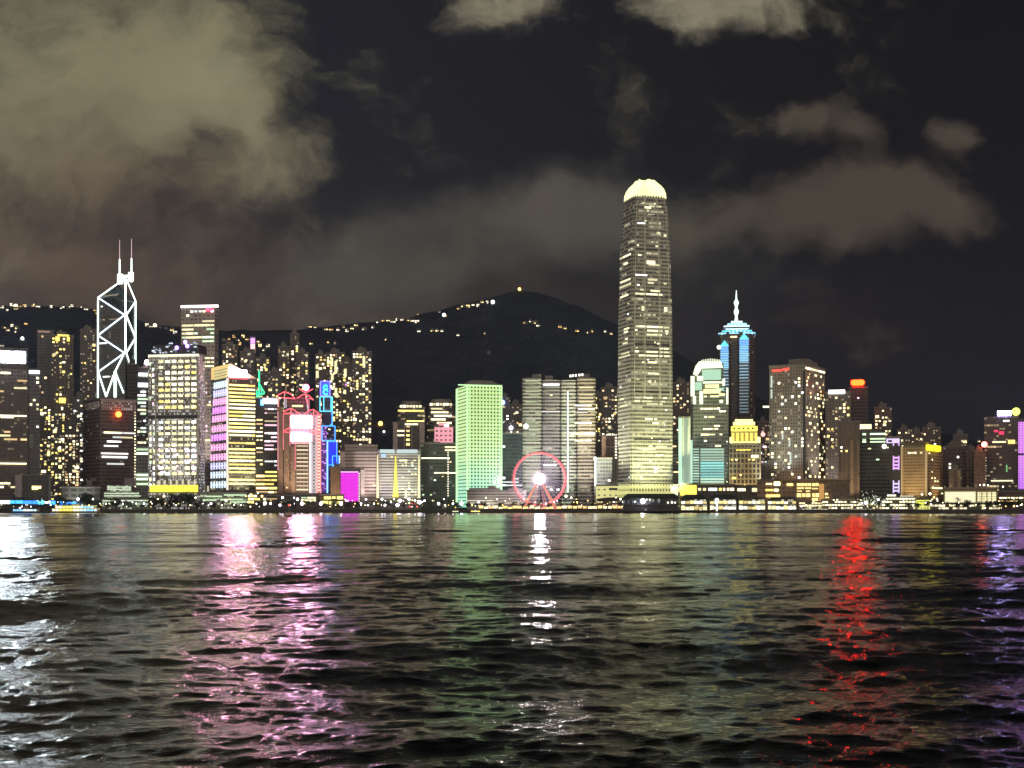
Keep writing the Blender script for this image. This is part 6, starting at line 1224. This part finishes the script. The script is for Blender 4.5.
# ---- trees along the quay
LEAF = paint('tree_leaves', (.045, .065, .035), .7, scale=.8); LEAF2 = paint('tree_leaves_pale', (.09, .12, .05), .7, scale=.8); BARK = paint('tree_bark', (.10, .075, .055), .9)
def tree_proto(seed, mat, palm=False):
    R = random.Random(seed); r = empty('palm_tree' if palm else 'quay_tree', 0, 0, 0); m = MB()
    if palm:
        m.tube((0, 0, 0), (.2, 0, 3.2), .22, 7, .17); m.tube((.2, 0, 3.2), (.3, .1, 7), .17, 7, .13); m.build('trunk', BARK, r); m = MB()
        for k in range(16):
            a0 = 2*PI*k/16+R.uniform(-.15, .15); el = R.uniform(-.1, .9); p = Vector((.3, .1, 7)); d = Vector((math.cos(a0)*math.cos(el), math.sin(a0)*math.cos(el), math.sin(el)))
            for s_ in range(6):
                q = p+d*.62; sd = d.cross(Vector((0, 0, 1))).normalized()*.34*(1-s_*.12); m.quad([tuple(p-sd), tuple(p+sd), tuple(q+sd*.8), tuple(q-sd*.8)]); p = q; d.z -= .28; d.normalize()
        m.build('crown', mat, r); return r
    m.tube((0, 0, 0), (.1, 0, 2.2), .30, 8, .22)
    for k in range(6): a0 = k*1.05+R.random(); m.tube((.1, 0, 1.7+R.random()*.6), (math.cos(a0)*2.2, math.sin(a0)*2.2, 4.2+R.random()*1.6), .15, 5, .05)
    m.build('trunk', BARK, r); m = MB()
    cl = [(R.uniform(-2.6, 2.6), R.uniform(-2.2, 2.2), R.uniform(3.2, 6.6), R.uniform(.9, 1.7)) for _ in range(15)]
    for x_, y_, z_, s_ in cl:
        for _ in range(48):
            v = Vector((R.gauss(0, 1), R.gauss(0, 1), R.gauss(0, 1))).normalized()*s_*R.uniform(.55, 1.05); c = Vector((x_, y_, z_))+Vector((v.x, v.y, v.z*.8))
            t_ = Vector((R.gauss(0, 1), R.gauss(0, 1), R.gauss(0, 1))).normalized()*.30; w_ = t_.orthogonal().normalized()*.22
            m.quad([tuple(c-t_), tuple(c+w_), tuple(c+t_), tuple(c-w_)])
    m.build('crown', mat, r); return r
TP = [tree_proto(1, LEAF), tree_proto(2, LEAF), tree_proto(3, LEAF2), tree_proto(5, LEAF, True)]; tu = set()
TK = ('dark rounded', 'dark spreading', 'paler green', 'palm-like')
def tree(px, s_, k=None, Y_=None):
    k = rr.choice((0, 1, 0, 1, 2, 3)) if k is None else k; Y_ = Y_ or (shore_y(px)+rr.uniform(10, 22)); o = TP[k] if k not in tu else copy_tree(TP[k]); tu.add(k)
    o.location = (xx(px, Y_), Y_, GZ); o.scale = (s_*rr.uniform(.9, 1.2), s_, s_*rr.uniform(.85, 1.1)); o.rotation_euler = (0, 0, rr.uniform(0, 6.28))
    tag(o, '%s %s quayside tree from left, before %s' % (nth('tree%d' % k, px), TK[k], where(px)), 'tree', 'trees along the far promenade')
TL = [(q+rr.uniform(-2, 2), rr.uniform(.9, 1.35), None) for q in range(8, 622, 9)]+[(q, rr.uniform(.8, 1.2), None) for q in range(858, 1024, 10)]
TL += [(84, 2.3, 0), (90, 2.0, 1), (116, 1.5, 0), (128, 1.3, 1), (154, 1.9, 0), (158, 1.6, 1), (171, 1.7, 0), (177, 2.1, 1), (184, 2.2, 0), (190, 2.0, 1), (196, 1.8, 0), (18, 1.8, 0), (26, 1.6, 1), (60, 1.7, 0), (68, 1.5, 1), (441, 1.6, 2), (450, 1.5, 2), (286, 1.5, 2), (958, 1.4, 3), (968, 1.3, 0), (869, 1.7, 2), (864, 1.6, 2), (876, 1.5, 2), (1008, 1.4, 0)]
for q, s_, k in sorted(TL, key=lambda t_: t_[0]): tree(q, s_, k)

# ---- fairy-lit tree cluster right: many tiny bulbs in the trees
r = tag(empty('light_garland', xx(870, shore_y(870)+14), shore_y(870)+14, GZ), 'spray of tiny white garland bulbs over trees, foot of the black glass block', 'garland')
m = MB(); R = random.Random(8)
for k in range(150):
    u = R.gauss(0, 7); h_ = 4+abs(R.gauss(0, 1))*(5 if abs(u) < 8 else 3); m.ball((u+(R.random()-.5), R.uniform(-5, 2), min(18, h_)), .26, 5, 4)
tag(m.build('bulbs', glow('garland_bulb', (.95, 1, .78), 2.2, var=.6), r), kind='stuff')
for s_ in (-9, 0, 9): m = MB(); m.tube((s_, 0, 0), (s_, 0, 9), .12, 5); m.build('pole', darkm, r)

# ================================================================== houses on the slopes
HM = [glow('hill_warm', (1, .78, .32), 3.2, var=.6), glow('hill_pale', (1, .93, .70), 3.0, var=.6), glow('hill_amber', (1, .58, .16), 2.6, var=.5)]
HWALL = [paint('house_wall', (.22, .20, .18), .8), paint('house_wall_b', (.30, .27, .22), .8)]
CL = [('the ridge at the far left edge', [(2, 308), (7, 310), (12, 305.5), (16, 309), (20, 306), (24, 306.5), (29, 304), (33, 305.5), (36, 304.5), (38, 307), (51, 307), (62, 306), (66, 305.5), (69, 308), (72, 306), (82, 307), (86, 309), (89, 306), (95, 310), (97, 314)], 1),
      ('the dark slope above the white rooftop sign', [(4, 328), (8, 331), (12, 327), (16, 332), (17, 328), (22, 340), (2, 346), (26, 324)], .9),
      ('the slope right of the prism tower', [(147, 325.5), (151, 327), (155, 326), (160, 327.5), (166, 329), (172, 330), (175, 333)], 1.0),
      ('the slope above the pink sloping sign', [(224, 341), (229, 339), (234, 337.5), (238, 340), (243, 336.5), (247, 339), (228, 344), (233, 347), (240, 346), (246, 350), (260, 347), (264, 350), (268, 347), (258, 343), (236, 351), (252, 354), (262, 360), (268, 366)], 1.0),
      ('the middle of the ridge', [(310, 326.5), (315, 327), (326, 329), (331, 330), (338, 330), (343, 327.5), (347, 331), (352, 329), (356, 327), (364, 330), (373, 328)], 1),
      ('the bright cluster left of the summit', [(378, 322), (383, 321), (388, 320.5), (393, 321.5), (397, 320), (402, 319.5), (408, 320), (413, 321.5), (417, 323)], 1.15),
      ('the slope below the bright cluster', [(419, 332), (432, 331.5), (437, 330.5), (442, 331), (458, 335.5), (485, 334), (386, 339.5), (311, 344), (328, 343.5), (335, 343), (418, 312), (439, 312), (445, 316)], .8),
      ('the road left of the summit', [(459, 308.5), (463, 306.5), (468, 307), (473, 305), (478, 306), (482, 303), (487, 303), (492.5, 303.5)], 1),
      ('the slope right of the summit', [(525, 325), (530, 322.5), (534, 323), (538, 326), (536, 322), (560, 328), (565, 330), (577, 332), (588, 333), (592, 332.5), (605, 333.5), (611, 334.5), (489, 353)], .85),
      ('the low hill behind the yellow sign', [(905, 441), (908, 439), (930, 437), (936, 440), (979, 441)], .9)]
hr = random.Random(17)
def house(w, d, h, k):
    r = empty('hillside_house', 0, 0, 0); m = MB(); m.box(-w/2, w/2, 0, d, -14, h); m.build('wall', HWALL[k % 2], r)
    m = MB(); m.loft([([(-w/2-.5, -.5), (w/2+.5, -.5), (w/2+.5, d+.5), (-w/2-.5, d+.5)], h), ([(-w/4, d*.4), (w/4, d*.4), (w/4, d*.6), (-w/4, d*.6)], h+2.5)]); m.build('roof', conc, r)
    n = max(2, int(w/4))
    for i in range(n):
        for j in range(max(1, int(h/3.6))):
            if hr.random() < .75: m = MB(); m.box(-w/2+w*(i+.2)/n, -w/2+w*(i+.8)/n, -.45, -.02, 1.2+j*3.6, 3.2+j*3.6); m.build('lit_window', HM[k], r)
    return r
for cname, pts, s_ in CL:
    for i, (px, py) in enumerate(sorted(pts)):
        x_, y_ = hill_hit(px, py+1.2); w = hr.uniform(6, 12)*s_; h_ = hr.uniform(4.5, 8.5)*s_; o = house(w, 8, h_, hr.choice((0, 0, 1, 1, 2)))
        o.location = (x_, y_, terrain(x_, y_)-.5); o.rotation_euler = (0, 0, -math.atan(x_/y_)+hr.uniform(-.2, .2))
        tag(o, '%s lit house from left on %s' % (ORD[min(i, 19)], cname), 'house', 'lit houses scattered over the slopes')
def slope_lamp(px, py, rad, mat, label):
    x_, y_ = hill_hit(px, py+1.5); r = tag(empty('slope_lamp', x_, y_, terrain(x_, y_)-.5), label, 'lamp'); hh = max(5, zz(py, y_)-terrain(x_, y_)); m = MB(); m.tube((0, 0, 0), (0, 0, hh), .4, 6, .25); m.build('post', darkm, r)
    m = MB(); m.ball((0, -1, hh), rad, 10, 8); m.build('globe', mat, r)
slope_lamp(519.5, 290, 3.6, glow('summit_gold', (1, .50, .10), 9, True), 'big amber lamp blazing on the summit of the highest hill')
slope_lamp(492.8, 303.2, 4.5, glow('slope_white', (.9, 1, .95), 5), 'white lamp at the right end of the road left of the summit')
slope_lamp(444, 315.5, 4.0, glow('slope_white', (.9, 1, .95), 5), 'white lamp below the left end of the road left of the summit')
slope_lamp(16, 306.5, 5, glow('slope_yel', (1, .9, .45), 4), 'yellow-white lamp on the ridge at the far left edge')
slope_lamp(155, 326, 4, glow('slope_yel', (1, .9, .45), 4), 'amber lamp right of the prism tower on the slope')
slope_lamp(22.5, 340, 3.6, glow('slope_white', (.9, 1, .95), 5), 'lone white lamp just above the right end of the white rooftop sign')
slope_lamp(380.5, 426, 4.6, glow('slope_orange', (1, .42, .08), 7, True), 'lone orange lamp on the dark slope behind the pinkish hotel')
slope_lamp(384, 433, 2.2, glow('slope_white', (.9, 1, .95), 5), 'small white lamp just below the lone orange lamp on the dark slope')

# ================================================================== floodlights standing at the foot of lit towers
_fl = []
def flood(b, px, col, power, out=30, up=.55, side=False, z0=3, size=70, blend=.6, rad=2.0):
    l = bpy.data.lights.new('floodlight', 'SPOT'); l.energy = power; l.color = col; l.spot_size = math.radians(size); l.spot_blend = blend; l.shadow_soft_size = rad
    o = bpy.data.objects.new('floodlight', l); sc.collection.objects.link(o); o.parent = b.root
    if side: p = Vector((b.xr+out, b.ly(px), z0)); t = Vector((b.xr, b.ly(px), b.H*up))
    else: p = Vector((b.lx(px), -out, z0)); t = Vector((b.lx(px), 0, b.H*up))
    o.location = p; o.rotation_euler = (t-p).to_track_quat('-Z', 'Y').to_euler()
def fb(x0, top=None):
    return [q for q in ALLB if q.x0 == x0 and (top is None or q.top == top)][0]
K = 1e6
IB = fb(617); flood(IB, 645, (.98, 1, .50), 1.35*K, 70, .4, side=True, size=95); flood(IB, 655, (.95, .95, .7), .45*K, 110, .75, side=True, size=50); flood(IB, 624, (1, .97, .66), 1.0*K, 70, .5, size=80)
SB1 = fb(522); flood(SB1, 531, (1, 1, .72), .30*K, 60, .65, size=75); flood(SB1, 551, (.9, .85, 1), .1*K, 55, .65, size=60)
SB2 = fb(560.7); flood(SB2, 569, (1, 1, .8), .26*K, 60, .65, size=75); flood(SB2, 587, (1, .92, .75), .26*K, 60, .65, size=75)
for x0, px, c, p, o_, u in ((377, 388, (1, .9, .95), .28, 26, .5), (377, 409, (1, 1, .75), .30, 26, .5), (340, 366, (1, .78, .72), .30, 26, .6), (330.5, 336, (1, .75, .5), .12, 20, .5), (277.5, 284, (1, .58, .42), .55, 30, .45), (277.5, 302, (1, .75, .5), .35, 30, .4),
                        (729, 745, (1, .78, .35), .30, 26, .5), (757, 800, (1, .62, .3), .14, 26, .5), (901, 914, (1, .72, .35), .30, 26, .5), (838, 852, (1, .7, .4), .14, 22, .4), (678.5, 684, (.8, 1, .85), .30, 26, .5),
                        (690, 712, (.7, 1, .85), .45, 26, .5), (148, 176, (1, .95, .75), .5, 34, .5), (467, 490, (1, .88, .78), .05, 20, .5), (62, 80, (1, 1, .9), .05, 16, .5), (974, 980, (1, .65, .5), .08, 24, .5), (393, 400, (1, .85, .85), .10, 20, .9)):
    flood(fb(x0), px, c, p*K*.33, o_+8, u+.12)
flood(fb(901), 935, (1, .65, .35), .04*K, 24, .5, side=True); flood(fb(769.3), 785, (.9, 1, .9), .22*K, 60, .7, size=60); flood(fb(769.3), 815, (1, .9, .8), .22*K, 40, .6, side=True, size=60); flood(fb(181), 208, (1, .85, .75), .8*K, 40, .7, size=50)
flood(fb(211), 240, (1, .9, .5), .2*K, 24, .5, side=True)
